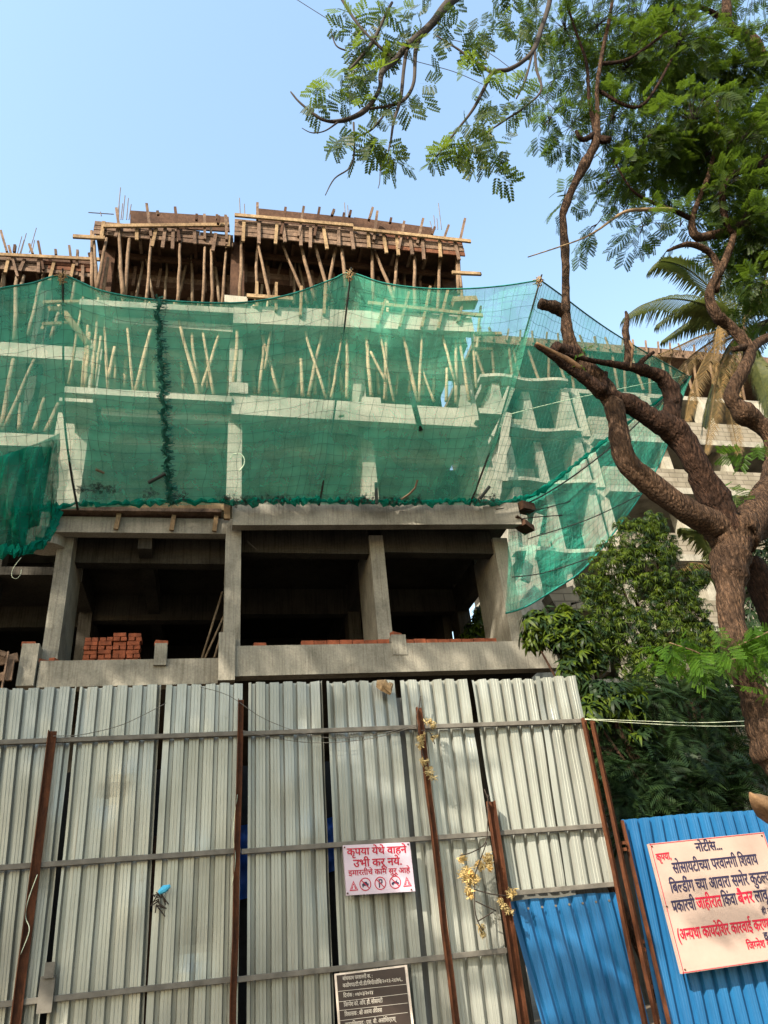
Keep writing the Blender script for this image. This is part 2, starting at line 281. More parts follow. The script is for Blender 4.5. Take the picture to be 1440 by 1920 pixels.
# third floor slab
mb = MB(); mb.box(.2, 5.4, 12.0, 12.2, 10.97, 11.47, dz=.0); part('edge_beam', mb, CONL)
mb = MB(); mb.box(-2.3, .197, 12.3, 12.5, 11.0, 11.2); part('edge_beam', mb, CONL)
mb = MB(); mb.box(-2.95, .196, 11.95, 12.9, 11.23, 11.38); mb.box(-3.0, -2.4, 11.9, 12.6, 10.98, 11.06); part('balcony_slab', mb, CONL)
mb = MB(); mb.box(.2, 5.4, 12.203, YB, 11.28, 11.44); mb.box(-2.9, .199, 12.9, YB, 11.2, 11.36); part('floor_slab', mb, CONL)
mb = MB(); mb.box(5.44, 5.95, 11.9, 12.9, 11.28, 11.42); mb.box(5.3, 5.38, 11.86, 12.0, 11.05, 11.5); part('balcony_slab', mb, CONL)
mb = MB(); mb.box(.15, .52, 11.95, 12.2, 11.473, 11.75); part('column_stub', mb, CONL)
mb = MB(); mb.box(2.9, 3.3, 12.0, 12.3, 11.473, 11.62); part('column_stub', mb, CONL)
for x0, x1 in ((.42, 2.92), (3.2, 5.52), (-2.54, .14)):
    for y2, zt, zb in ((12.9, 11.25, 10.75), (15.5, 11.25, 10.75), (15.5, 13.8, 13.3), (12.95, 13.75, 13.25)): mb = MB(); mb.box(x0, x1, y2, y2 + .22, zb, zt); part('main_beam', mb, CONL)
for x in (.28, 3.06, 5.66): mb = MB(); mb.box(x - .12, x + .12, 13.6, 20.4, 10.72, 11.27); part('cross_beam', mb, CONL)
# fourth floor slab, freshly cast
mb = MB(); mb.box(.2, 5.75, 12.0, 12.2, 13.45, 13.98, dz=.34); part('edge_beam', mb, CONL)
mb = MB(); mb.box(-2.3, .197, 12.25, 12.45, 13.42, 13.62); part('edge_beam', mb, CONL)
mb = MB(); mb.box(-2.95, .196, 12.0, 12.9, 13.62, 13.78, dz=.12); part('balcony_slab', mb, CONL)
mb = MB(); mb.box(.2, 5.72, 12.203, YB, 13.78, 13.95, dz=.3); mb.box(-2.9, .199, 12.9, YB, 13.6, 13.77); part('floor_slab', mb, CONL)
mb = MB(); mb.box(-.0, .5, 11.93, 12.3, 13.99, 14.2); part('column_stub', mb, CONL)
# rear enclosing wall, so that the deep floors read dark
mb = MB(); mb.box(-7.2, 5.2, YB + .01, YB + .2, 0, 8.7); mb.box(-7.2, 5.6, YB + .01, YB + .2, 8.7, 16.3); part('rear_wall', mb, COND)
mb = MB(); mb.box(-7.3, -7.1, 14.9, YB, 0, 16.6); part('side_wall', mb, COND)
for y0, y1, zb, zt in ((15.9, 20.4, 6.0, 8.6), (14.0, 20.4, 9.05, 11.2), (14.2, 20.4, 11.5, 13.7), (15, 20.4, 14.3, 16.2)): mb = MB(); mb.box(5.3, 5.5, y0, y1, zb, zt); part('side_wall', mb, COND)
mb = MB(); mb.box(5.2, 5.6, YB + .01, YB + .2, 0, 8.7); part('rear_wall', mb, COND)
# left wing, standing further back
for zb, zt, y in ((8.2, 8.9, 14.5), (11.72, 12.06, 14.5), (14.28, 14.7, 14.5)):
    yb = y if zb > 9 else 16.3; mb = MB(); mb.box(-7, -2.93, yb, yb + .22, zb, zt - (0 if zb > 9 else .21)); part('edge_beam', mb, CONL if zb > 9 else COND)
    mb = MB(); mb.box(-7, -2.95, y + .223, YB, zt - .2, zt - .02); part('floor_slab', mb, CONL if zb > 9 else COND)
a0 = at(150, 815, 14.3); mb = MB(); mb.box(a0.x - .25, a0.x + .2, 13.2, 14.2, 8.9, 11.7); part('column', mb, CONL)
for x in (-6.2, -4.6): mb = MB(); mb.box(x, x + .3, 14.8, 15.2, 0, 17); part('column', mb, COND)
# brick course along the first floor edge
mb = MB(); x = at(565, 1200, 12.05).x; e1 = at(735, 1200, 12.05).x; e2 = at(930, 1200, 12.05).x
while x < e2:
    if not (e1 - .12 < x < e1 + .15): mb.box(x, x + .21, 12.04, 12.14, 6.12 + random.uniform(0, .006), 6.2 + random.uniform(-.006, .008))
    x += .222
part('brick_course', mb, BRICK)
# loose planks left on the second floor edge (part of its edge shuttering)
ed = empty('edge_shuttering', (-1.3, 12.3, 8.7), 'long brown shuttering planks left on the second floor edge above the brick stack', 'formwork')
mb = MB(); mb.box(-2.95, .05, 12.2, 12.5, 8.76, 8.83, dz=.05); mb.build('plank', PLANK, ed)
mb = MB(); mb.box(-1.6, .1, 12.25, 12.31, 8.86, 9.02, dz=.02); mb.build('plank', PALE, ed)
for px in (100, 218, 322, 402): p = at(px, 985, 12.3); mb = MB(); mb.bar((p.x, 12.3, 8.45), (p.x + .03, 12.3, 8.77), .08, .05, (0, 1, 0)); mb.build('cleat', PALE, ed)
mb = MB(); p = at(425, 965, 11.95); mb.box(p.x - .05, p.x + .06, 11.9, 11.97, 8.5, 8.95); mb.build('cleat', PALE, ed)
cs = empty('corner_shuttering', (5.95, 12.1, 8.6), 'reddish broken shuttering boxes at the right end of the second floor edge', 'formwork')
for a, b, h in (((972, 950), (998, 950), .28), ((975, 982), (996, 990), .2), ((962, 972), (992, 985), .05)):
    mb = MB(); mb.bar(at(*a, 12.05), at(*b, 12.15) + Vector((.0, .1, 0)), .25, h * .6); mb.build('board', PLANKD, cs)
# ------------------------------------------------------------------ brick stacks: every brick a thing
bm_ = MB(); bm_.box(-.105, .105, -.05, .05, 0, .072); proto = None
def brick(x, y, z, rz, label, group, tilt=0):
    global proto
    if proto is None:
        proto = bm_.build('loose_brick', BRICK); o = proto
        bv = o.modifiers.new('worn_edge', 'BEVEL'); bv.width = .006; bv.segments = 1
    else: o = proto.copy(); COL.objects.link(o)
    o.location = (x, y, z); o.rotation_euler = (tilt, random.uniform(-.02, .02), rz); tag(o, label, 'brick', group)
x0 = at(160, 1200, 12.95).x
for c in range(9):
    n = 8 if c % 2 else 4; top = c == 8
    for i in range(n):
        if top and i < 2: continue
        lab = 'red clay brick in the top course of the big stack between two columns' if top else 'red clay brick within the big neat stack between two columns'
        if n == 8: brick(x0 + .06 + i * .118 + random.uniform(-.008, .008), 12.95 + random.uniform(-.015, .015), 5.99 + c * .078, math.pi / 2, lab, 'bricks of the big stack')
        else: brick(x0 + .11 + i * .236 + random.uniform(-.01, .01), 12.9 + random.uniform(-.02, .02), 5.99 + c * .078, random.uniform(-.03, .03), lab, 'bricks of the big stack'); 
for i in range(13):
    x = at(512, 1200, 12.7).x + i * .088
    brick(x, 12.7, 6.0 + .105, math.pi / 2 + random.uniform(-.1, .1), 'red brick standing in the low row behind the slab edge, left bay', 'bricks in the low row', math.pi / 2 if i else 1.3)
    brick(x, 12.72, 6.22, math.pi / 2 + random.uniform(-.1, .1), 'red brick standing in the low row behind the slab edge, left bay', 'bricks in the low row', math.pi / 2 + random.uniform(-.1, .1))
for i in range(8):
    x = at(768, 1190, 12.9).x + i * .1
    for c in range(6 if i < 5 else 5): brick(x + random.uniform(-.02, .02), 12.9, 6.0 + c * .075, math.pi / 2 + random.uniform(-.3, .3), 'red brick in the untidy heap beside the middle column', 'bricks in the untidy heap')
for px, py, Y, z, rz, lab in ((487, 1207, 12.12, 6.11, .1, 'single red brick lying at the left end of the parapet edge'), (302, 1213, 12.4, 6.28, .3, 'broken brick on top of the short parapet post before the stack'), (52, 1222, 12.45, 6.3, .1, 'brick on the leftmost parapet post near the wooden shuttering'),
                              (80, 1222, 12.5, 6.02, .7, 'brick leaning behind the leftmost parapet post'), (104, 1232, 12.5, 6.02, 1.2, 'small brick lying at the foot of the left column'), (1008, 1187, 12.15, 6.33, .2, 'brick on the parapet post at the right corner'), (992, 1192, 12.2, 6.13, 1, 'brick beside the right corner parapet post'), (742, 1190, 12.1, 6.27, .5, 'whitish brick lump on the middle parapet post')):
    brick(at(px, py, Y).x, Y, z, rz, lab, 'odd bricks on the edge')
lf = empty('leaning_shuttering', (-3.1, 12.4, 5.6), 'weathered timber shuttering boards at the left end of the lowest slab', 'formwork')
for j, (a, b, wd) in enumerate((((0, 1240), (34, 1232), .14), ((0, 1270), (22, 1264), .13), ((-6, 1222), (12, 1228), .08), ((22, 1236), (16, 1276), .09), ((16, 1222), (2, 1300), .025))):
    mb = MB(); mb.bar(at(*a, 12.4 - .07 * j), at(*b, 12.4 - .07 * j), .05, wd, (0, 0, 1)); mb.build('board', PLANK, lf)
for i, (a, b) in enumerate((((425, 1143), (384, 1235)), ((417, 1110), (378, 1236)), ((420, 1170), (402, 1233)))):
    mb = MB(); p, q = at(*a, 13.6), at(*b, 13.2); mb.tube([p, (p + q) / 2, q], .022, 6); tag(mb.build('leaning_rod', POLEG, smooth=True), 'thin pale rod leaning in the dark bay, %s from the left' % ("second", "first", "third")[i], 'pole', 'rods leaning in the dark bay')
# ------------------------------------------------------------------ roof formwork
def formwork(name, loc, label, P0, P1, zb, zt, Y, nrows, stakes, walers, upper, depth_, joistz):
    fw = empty(name, loc, label, 'formwork')
    x0, x1 = P0, P1; dz = .12 if x1 > 1 else .05; hh = (zt - zb) / nrows
    for r in range(nrows):
        x = x0
        while x < x1 - .05:
            e = min(x1, x + random.uniform(2.2, 3.8)); s_ = dz * (x - x0) / (x1 - x0); s2 = dz * (e - x) / (x1 - x0); j = random.uniform(-.02, .02)
            mb = MB(); mb.box(x, e - .006, Y + j, Y + j + .035, zb + r * hh + s_, zb + (r + 1) * hh - random.uniform(.012, .035) + s_, dz=s2 + random.uniform(-.015, .015)); mb.build('fascia_board', PLANK if random.random() < .8 else REDW, fw); x = e
    x = x0 + .2
    while x < x1:
        mb = MB(); t = random.uniform(-.06, .06); b = zb - random.uniform(.05, .34); s_ = dz * (x - x0) / (x1 - x0); mb.bar((x, Y - .04, b + s_), (x + t, Y - .04, zt - .02 + s_ - random.uniform(0, .12)), .075, .045, (0, 1, 0)); mb.build('cleat', PALE if random.random() < .45 else PLANK, fw); x += random.uniform(.22, .5)
    mb = MB(); mb.hexa([(x0, Y + .05, zb + .3), (x1, Y + .05, zb + .3 + dz), (x1, Y + depth_, zb + .3 + dz), (x0, Y + depth_, zb + .3), (x0, Y + .05, zb + .34), (x1, Y + .05, zb + .34 + dz), (x1, Y + depth_, zb + .34 + dz), (x0, Y + depth_, zb + .34)]); mb.build('deck', PLANKD, fw)
    x = x0 + .12
    while x < x1:
        mb = MB(); mb.box(x, x + .07, Y + .08 + random.uniform(0, .2), Y + depth_ - .2, zb + .18, zb + .29); mb.build('joist', PLANKD if random.random() < .6 else PLANK, fw); x += .42
    for y in (Y + .6, Y + 1.4, Y + 2.4, Y + 3.6):
        mb = MB(); mb.box(x0 + .05, x1 - .05, y, y + .08, zb + .04, zb + .17); mb.build('bearer', PLANKD, fw)
    for y, zz in ((Y + .9, zb - .55), (Y + 3.0, zb - .6)):
        for q in range(3): mb = MB(); mb.box(x0 + .1, x1 - .1, y + q * .012, y + .3 - q * .012, zz + q * .2, zz + q * .2 + .185); mb.build('beam_shutter', PLANKD if q != 1 else PLANK, fw)
        x = x0 + .3
        while x < x1: mb = MB(); mb.bar((x, y - .05, zz - .08), (x + random.uniform(-.05, .05), y - .05, zz + .55), .07, .05, (0, 1, 0)); mb.build('cleat', PLANK, fw); x += .55
    for a, b, th in walers: mb = MB(); mb.bar(at(*a, Y - .12), at(*b, Y - .12), .05, th); mb.build('waler', PALE, fw)
    for a, b in stakes: mb = MB(); mb.bar(at(*a, Y - .07), at(*b, Y - .03), .06, .09, (0, 1, 0)); mb.build('stake', PLANK if random.random() < .6 else PLANKD, fw)
    for a, b, th in upper: mb = MB(); mb.bar(at(*a, Y + .25) - Vector((0, 0, .12)), at(*b, Y + .25) - Vector((0, 0, .12)), .04, th + .2); mb.build('upstand_board', PLANKD, fw)
    return fw
def Z1(q): return (q[0] / 3, 340 + q[1] / 3)
def Z2(q): return (400 + q[0] / 2.88, 340 + q[1] / 2.88)
st_r = [((238, 120), (238, 210)), ((390, 145), (365, 290)), ((488, 140), (460, 300)), ((573, 145), (545, 300)), ((652, 155), (640, 185)), ((705, 175), (695, 240)), ((742, 160), (735, 190)), ((860, 145), (840, 210)), ((885, 165), (865, 320)), ((960, 200), (955, 225)), ((1030, 220), (1000, 370)), ((1132, 205), (1100, 340)), ((1270, 240), (1245, 310)), ((1358, 205), (1332, 320)), ((1195, 250), (1180, 290)), ((30, 190), (25, 230)), ((68, 190), (72, 320))]
formwork('roof_formwork', (3, 12, 16.2), 'right-hand roof formwork of brown planks above the centre columns', .19, 5.92, 16.28, 16.86, 12.0, 4, [(Z2(a), Z2(b)) for a, b in st_r],
         [(Z2((115, 182)), Z2((755, 240)), .1), (Z2((755, 255)), Z2((1390, 325)), .1), (Z2((1290, 492)), Z2((1440, 500)), .09)], [(Z2((245, 165)), Z2((760, 215)), .26), (Z2((760, 215)), Z2((1180, 270)), .3)], 6.5, 16)
st_l = [((655, 155), (672, 275)), ((825, 130), (850, 315)), ((985, 150), (1010, 340)), ((1107, 188), (1105, 220)), ((1150, 190), (1152, 330)), ((1220, 190), (1222, 215)), ((1268, 195), (1275, 360)), ((885, 168), (890, 190))]
formwork('roof_formwork', (-1.5, 12.2, 16.0), 'left-hand roof formwork with an overhanging corner and rebar above it', -2.95, .17, 16.05, 16.5, 12.2, 3, [(Z1(a), Z1(b)) for a, b in st_l],
         [(Z1((580, 252)), Z1((1290, 245)), .1), (Z1((410, 310)), Z1((590, 320)), .1)], [(Z1((735, 190)), Z1((1290, 225)), .33)], 6.3, 15.8)
st_w = [((5, 280), (40, 400)), ((50, 365), (100, 540)), ((165, 355), (185, 410)), ((215, 340), (245, 500)), ((390, 365), (402, 455)), ((437, 390), (432, 480)), ((313, 385), (315, 415)), ((500, 405), (508, 430)), ((85, 360), (80, 400))]
formwork('roof_formwork', (-5, 14.5, 17), 'brown roof formwork of the left wing, lower and farther back', -7.0, -3.3, 17.1, 17.55, 14.5, 3, [(Z1(a), Z1(b)) for a, b in st_w], [(Z1((-40, 410)), Z1((570, 440)), .1)], [(Z1((-40, 430)), Z1((540, 450)), .12)], 5.5, 17)
# hanging corner boards at the right and left end of the right formwork
# ------------------------------------------------------------------ props
def prop(a, b, Y, r, mat, label, group, Yb=None):
    p, q = at(*a, Y), at(*b, Yb or Y); n = 5; pts = []; L = (q - p).length
    for i in range(n + 1): t = i / n; pts.append(p.lerp(q, t) + Vector((random.uniform(-1, 1), random.uniform(-1, 1), 0)) * (.006 * L if 0 < i < n else 0))
    rad = [r * (.8 + .35 * i / n) * random.uniform(.93, 1.07) for i in range(n + 1)]
    mb = MB(); mb.tube(pts, rad, 8, 0, .06, random.randint(0, 999)); o = mb.build('timber_prop', mat, smooth=True); tag(o, label, 'prop', group); return o
def lean(a, b, Y):
    dx = (at(*a, Y).x - at(*b, Y).x); return 'leaning left' if dx < -.12 else 'leaning right' if dx > .12 else 'nearly upright'
def props(lst, conv, Y, r, mat, where, group, ext=0, up=0):
    L = sorted([(conv(a), conv(b)) for a, b in lst], key=lambda q: q[1][0])
    for i, (a, b) in enumerate(L):
        if up: a = (a[0] + (a[0] - b[0]) / (b[1] - a[1]) * up, a[1] - up)
        if ext: b = (b[0] + (b[0] - a[0]) / (b[1] - a[1]) * ext, b[1] + ext)
        prop(a, b, Y + random.uniform(-.08, .08), r * random.uniform(.72, 1.0), mat, '%s prop from left %s, %s' % (ORD[i], where, lean(a, b, Y)), group)
g1 = 'timber props under the roof formwork'
props([((515, 280), (520, 580)), ((525, 300), (545, 580)), ((600, 320), (550, 585)), ((608, 430), (585, 590)), ((668, 270), (690, 610)), ((735, 260), (705, 610)), ((852, 320), (825, 650)), ((1015, 330), (1000, 660)), ((1155, 320), (1140, 665)), ((1187, 260), (1192, 670)), ((1275, 350), (1250, 670))], Z1, 12.25, .045, POLE, 'under the left roof formwork', g1, 14)
props([((935, 440), (895, 650)), ((750, 400), (740, 630)), ((1080, 430), (1063, 660)), ((820, 500), (790, 640)), ((965, 500), (925, 650)), ((1220, 440), (1218, 670))], Z1, 13.4, .05, POLEG, 'in the dark rear row, left roof formwork', g1, 14)
props([((155, 285), (145, 600)), ((245, 200), (230, 610)), ((232, 300), (302, 620)), ((355, 300), (470, 570)), ((460, 300), (538, 600)), ((540, 310), (608, 560)), ((665, 310), (620, 600)), ((680, 240), (712, 540)), ((855, 280), (865, 600)), ((866, 360), (968, 620)), ((1000, 350), (975, 600)), ((1090, 340), (1087, 680)), ((1228, 340), (1212, 690)), ((1303, 320), (1325, 570)), ((1320, 360), (1345, 640))], Z2, 12.2, .047, POLE, 'under the right roof formwork', g1, 14)
props([((320, 370), (335, 600)), ((775, 350), (795, 560)), ((1150, 450), (1168, 640)), ((20, 340), (15, 640)), ((430, 420), (420, 600)), ((615, 400), (560, 600)), ((890, 420), (900, 640)), ((1040, 420), (1050, 650)), ((745, 400), (760, 620)), ((75, 360), (48, 640))], Z2, 13.6, .05, POLEG, 'in the dark rear row, right roof formwork', g1, 14)
rr = random.Random(33); L1 = []; L2 = []
for i in range(9): x = 590 + i * 82 + rr.uniform(-30, 30); L1.append(((x + rr.uniform(-70, 70), 400), (x, 660)))
for i in range(15): x = 170 + i * 80 + rr.uniform(-30, 30); L2.append(((x + rr.uniform(-80, 80), 370), (x, 620)))
props(L1, Z1, 12.9, .04, POLEG, 'in the middle row, left roof formwork', g1, 14); props(L2, Z2, 12.9, .04, POLEG, 'in the middle row, right roof formwork', g1, 14)
g2 = 'timber props on the third floor seen through the net'
props([((460, 700), (390, 1120)), ((490, 860), (465, 1150)), ((500, 900), (480, 1150)), ((555, 660), (520, 1150)), ((560, 920), (528, 1160)), ((590, 800), (610, 1180)), ((710, 730), (752, 1180)), ((860, 780), (765, 1180)), ((1020, 830), (1115, 1190)), ((1075, 780), (1108, 1190)), ((1130, 780), (1203, 1200)), ((1250, 800), (1128, 1190)), ((1340, 760), (1318, 1160)), ((635, 980), (612, 1100)), ((365, 740), (490, 900))], Z1, 12.3, .043, POLEL, 'behind the net on the third floor, left bays', g2, 6, 16)
props([((230, 710), (350, 1130)), ((290, 690), (250, 1130)), ((320, 730), (282, 1000)), ((470, 730), (602, 1150)), ((600, 750), (518, 1140)), ((703, 800), (640, 1150)), ((720, 720), (722, 1150)), ((820, 780), (852, 1140)), ((890, 770), (972, 1170)), ((940, 690), (928, 1160)), ((1010, 770), (1100, 1170)), ((1125, 780), (1115, 1170)), ((1215, 770), (1300, 1060)), ((1305, 760), (1312, 1180)), ((1320, 800), (1382, 1170)), ((1400, 830), (1420, 1100)), ((475, 1000), (482, 1140)), ((135, 740), (110, 1110)), ((1140, 1050), (1185, 1170)), ((870, 960), (925, 1070)), ((1260, 1050), (1258, 1170))], Z2, 12.25, .044, POLEL, 'behind the net on the third floor, right bays', g2, 6, 14)
rr = random.Random(21); L1 = []; L2 = []
for i in range(10): x = 560 + i * 78 + rr.uniform(-25, 25); L1.append(((x + rr.uniform(-45, 45), 800), (x, 1165)))
for i in range(17): x = 60 + i * 82 + rr.uniform(-25, 25); L2.append(((x + rr.uniform(-50, 50), 790), (x, 1150)))
props(L1, Z1, 13.1, .045, POLEL, 'in the rear row, third floor left bays', g2, 0, 40); props(L2, Z2, 13.1, .045, POLEL, 'in the rear row, third floor right bays', g2, 0, 40)
g3 = 'timber props of the left wing'
props([((35, 430), (15, 605)), ((95, 520), (85, 900)), ((230, 560), (160, 870)), ((440, 460), (400, 700)), ((135, 530), (120, 590)), ((330, 740), (290, 880)), ((250, 500), (240, 560)), ((80, 980), (10, 1390)), ((205, 980), (20, 1400)), ((250, 1220), (195, 1400)), ((330, 1250), (258, 1410)), ((110, 1250), (110, 1400))], Z1, 14.6, .06, POLEG, 'in the left wing behind the net', g3)
for i, (a, b, th) in enumerate((((81, 567), (150, 566), .07), ((92, 578), (117, 580), .09), ((80, 608), (125, 606), .07), ((120, 585), (165, 645), .12), ((78, 618), (84, 609), .04))):
    mb = MB(); mb.bar(at(*a, 12.1), at(*b, 12.3), .06, th); tag(mb.build('loose_plank', PALE), ('horizontal pale plank end jutting left, topmost of those behind the left pole', 'short pale plank below the topmost one near the left pole', 'lower pale plank jutting left behind the left pole', 'slanting pale plank below the corner of the fourth floor', 'small stick tied under the lower pale plank')[i], 'plank')
for i, (a, b, Y, lab) in enumerate((((1000 + -60, 626), (890, 626), 12.4, 'upper plank jutting right from the fourth floor into open sky'), ((922, 655), (890, 655), 12.6, 'lower short plank jutting right from the fourth floor'), ((845, 512), (902, 514), 12.6, 'plank jutting right below the roof formwork corner'))):
    mb = MB(); mb.bar(at(*a, Y), at(*b, Y), .06, .09); tag(mb.build('loose_plank', PALE), lab, 'plank')
# edge shutter on the fourth floor (right) with stakes
es = empty('edge_shuttering', (4.5, 11.9, 14), 'plank edge shutter with stakes along the fourth floor, behind the net', 'formwork')
mb = MB(); mb.bar(at(690, 568, 11.9), at(905, 592, 11.9), .05, .1); mb.build('waler', PALE, es)
for a, b in (((930, 640), (885, 780)), ((1055, 600), (1005, 790)), ((1170, 570), (1125, 790)), ((1265, 590), (1212, 800)), ((1350, 640), (1320, 760)), ((475, 570), (470, 730)), ((605, 540), (598, 720)), ((340, 550), (338, 700)), ((235, 545), (235, 680))):
    mb = MB(); mb.bar(at(*Z2(a), 11.9), at(*Z2(b), 11.95), .06, .08, (0, 1, 0)); mb.build('stake', PALE, es)
mb = MB(); mb.bar(at(*Z2((1290, 660)), 11.95), at(*Z2((1415, 655)), 11.95), .3, .16); mb.build('box_shutter', PALE, es)
mb = MB(); mb.bar(at(*Z2((180, 618)), 11.85), at(*Z2((430, 635)), 11.85), .05, .1); mb.build('waler', PALE, es)
# ------------------------------------------------------------------ rebar bundles
def rebar(lst, Y, label):
    rb = empty('rebar_bundle', at(*lst[0][1], Y), label, 'rebar', 'rebar bundles above the formwork')
    for a, b in lst: mb = MB(); mb.tube([at(*a, Y), at(*b, Y)], .012, 5); mb.build('bar', STEEL, rb)
rebar([(Z1((678, 35)), Z1((662, 210))), (Z1((703, 80)), Z1((690, 215))), (Z1((722, 95)), Z1((712, 215))), (Z1((690, 125)), Z1((680, 215))), (Z1((738, 130)), Z1((725, 215))), (Z1((670, 130)), Z1((668, 210)))], 12.6, 'tall bundle of thin rebar above the left roof formwork corner')
rebar([(Z1((205, 262)), Z1((165, 400))), (Z1((148, 293)), Z1((118, 405))), (Z1((123, 310)), Z1((98, 405))), (Z1((195, 330)), Z1((180, 400))), (Z1((135, 330)), Z1((112, 405)))], 15, 'slanting rebar above the left wing formwork')
rebar([(Z2((141, 90)), Z2((145, 180))), (Z2((167, 122)), Z2((170, 180)))], 12.5, 'pair of rebar rods at the step between the two formworks')
rebar([(Z2((708, 115)), Z2((712, 190))), (Z2((725, 130)), Z2((728, 190)))], 12.8, 'pair of rebar rods in the middle of the right formwork')
rebar([(Z2((1215, 118)), Z2((1232, 260))), (Z2((1190, 185)), Z2((1198, 260))), (Z2((1207, 200)), Z2((1212, 260))), (Z2((1170, 215)), Z2((1182, 260)))], 12.7, 'bent rebar bundle at the right end of the roof formwork')
rebar([(Z1((497, 175)), Z1((640, 185))), (Z1((565, 172)), Z1((570, 195)))], 12.3, 'rebar lying flat over the left formwork corner')
# ------------------------------------------------------------------ safety nets
def polyline(P, n, key=None):           # resample (px, py, Y) list to n points with parameter breakpoints
    P = [np.array(p, float) for p in P]; t = np.linspace(0, len(P) - 1, n); out = []
    for q in t: i = min(int(q), len(P) - 2); f = q - i; out.append(P[i] * (1 - f) + P[i + 1] * f)
    return out
class Surf:                              # ruled surface between two pixel polylines, sagging like cloth
    def __init__(s, bot, top, nu, nv, belly, wrk=.03, out=(0, -.3, -1), seed=1):
        s.nu, s.nv = nu, nv; B = [at(*p) for p in smoothpath(bot, 12)]; T = [at(*p) for p in smoothpath(top, 12)]
        def rs(A, n): return [A[min(int(q), len(A) - 2)].lerp(A[min(int(q), len(A) - 2) + 1], q - min(int(q), len(A) - 2)) for q in np.linspace(0, len(A) - 1, n)]
        B, T = rs(B, nu + 1), rs(T, nu + 1); r = random.Random(seed); ph = [r.random() * 6.28 for _ in range(8)]; o = Vector(out).normalized(); s.P = []
        for i in range(nu + 1):
            row = []
            for j in range(nv + 1):
                v = j / nv; u = i / nu; d = belly * math.sin(math.pi * v) * (.85 + .15 * math.sin(9 * u + ph[0]))
                wv = wrk * (math.sin(23 * u + 5 * v + ph[1]) * .5 + math.sin(41 * u - 11 * v + ph[2]) * .3 + math.sin(90 * u + 17 * v + ph[3]) * .25 * (1 - v) ** 2 + math.sin(64 * v + 12 * u + ph[4]) * .22 * max(0, 1 - 2.2 * v)) * min(1, 8 * v) * min(1, 12 * (1 - v))
                row.append(B[i].lerp(T[i], v) + o * (d + wv) + Vector((0, -1, 0)) * wv)
            s.P.append(row)
    def g(s, u, v):
        a = min(max(u, 0), 1) * s.nu; b = min(max(v, 0), 1) * s.nv; i, j = min(int(a), s.nu - 1), min(int(b), s.nv - 1); f, h = a - i, b - j
        return s.P[i][j].lerp(s.P[i + 1][j], f).lerp(s.P[i][j + 1].lerp(s.P[i + 1][j + 1], f), h)
    def cloth(s, parent, mat, name='shade_cloth'):
        mb = MB(); n = s.nv + 1
        mb.add([p for row in s.P for p in row], [(i * n + j, (i + 1) * n + j, (i + 1) * n + j + 1, i * n + j + 1) for i in range(s.nu) for j in range(s.nv)]); return mb.build(name, mat, parent, True)
    def cords(s, parent, sp_u, sp_v, r=.0032, off=(0, -.02, -.004), mat=None):
        mb = MB(); o = Vector(off); Lu = sum((s.g((i + 1) / 40, .5) - s.g(i / 40, .5)).length for i in range(40)); Lv = sum((s.g(.5, (i + 1) / 40) - s.g(.5, i / 40)).length for i in range(40))
        for q in range(1, int(Lu / sp_u)): u = q * sp_u / Lu; mb.tube([s.g(u + .0022 * math.sin(i * .9 + q), i / 30) + o for i in range(31)], r, 3, cap=False)
        for q in range(1, int(Lv / sp_v)): v = q * sp_v / Lv; m = int(Lu / .22); mb.tube([s.g(i / m, v + .003 * math.sin(i * 1.7 + q)) + o for i in range(m + 1)], r, 3, cap=False)
        return mb.build('cord_grid', mat or CORD, parent)
YT = 9.3
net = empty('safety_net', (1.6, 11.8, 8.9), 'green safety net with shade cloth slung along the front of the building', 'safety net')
top1 = [(-70, 560, YT), (0, 541, YT), (60, 531, YT), (118, 517, YT), (190, 545, YT), (290, 562, YT), (440, 568, YT), (540, 553, YT), (620, 525, YT), (657, 512, YT), (720, 531, YT), (800, 541, YT), (880, 541, YT), (950, 535, YT), (1013, 525, YT)]
bot1 = [(-80, 970, 11.9), (-10, 965, 11.9), (70, 960, 11.88), (145, 953, 11.85), (215, 950, 11.85), (300, 948, 11.85), (420, 946, 11.85), (500, 946, 11.85), (560, 946, 11.85), (598, 946, 11.85), (670, 946, 11.85), (740, 946, 11.85), (800, 947, 11.85), (850, 947, 11.85), (890, 947, 11.85)]
S1 = Surf(bot1, top1, 220, 80, .32, .04); S1.cloth(net, NETM); S1.cords(net, .19, .19)
mb = MB(); mb.tube([S1.g(i / 120, 1) for i in range(121)], .016, 6); mb.build('hem_rope', TEAL, net, True)
# gathered bottom roll of cloth lying on the slab edge
mb = MB(); r = random.Random(4); pts, rad = [], []
for i in range(141): p = S1.g(.10 + .9 * i / 140, 0.012); pts.append(p + Vector((0, -.02 + r.uniform(-.04, .02), r.uniform(-.03, .05)))); rad.append(r.uniform(.02, .055) if r.random() < .8 else .08)
mb.tube(pts, rad, 7, 0, .4, 3); mb.build('bottom_roll', NETD, net)
# seam with loose ties
def u_at(px, py, S, v0, n=200):
    best = min(range(n + 1), key=lambda i: (Vector(px_of(S.g(i / n, v0))) - Vector((px, py))).length); return best / n
def px_of(p): c = _R.T @ (np.array(p) - EYE); return (CX + F * c[0] / c[2], CY + F * c[1] / c[2])
u1, u0 = u_at(293, 562, S1, .99), u_at(322, 940, S1, .02); mb = MB(); r = random.Random(9); pts = []
for i in range(90):
    v = 1 - i / 89; u = u0 + (u1 - u0) * v + .0018 * math.sin(i * .8); p = S1.g(u, v) + Vector((0, -.03, 0)); pts.append(p + Vector((r.uniform(-.015, .015), 0, 0)))
    for q in range(7):
        a = Vector((r.uniform(-.09, .15), r.uniform(-.06, .0), r.uniform(-.1, .06))); b = p + a; e = Vector((r.uniform(-.02, .02), 0, r.uniform(.01, .03))); mb.add([p, b, b + e, p + e], [(0, 1, 2, 3)])
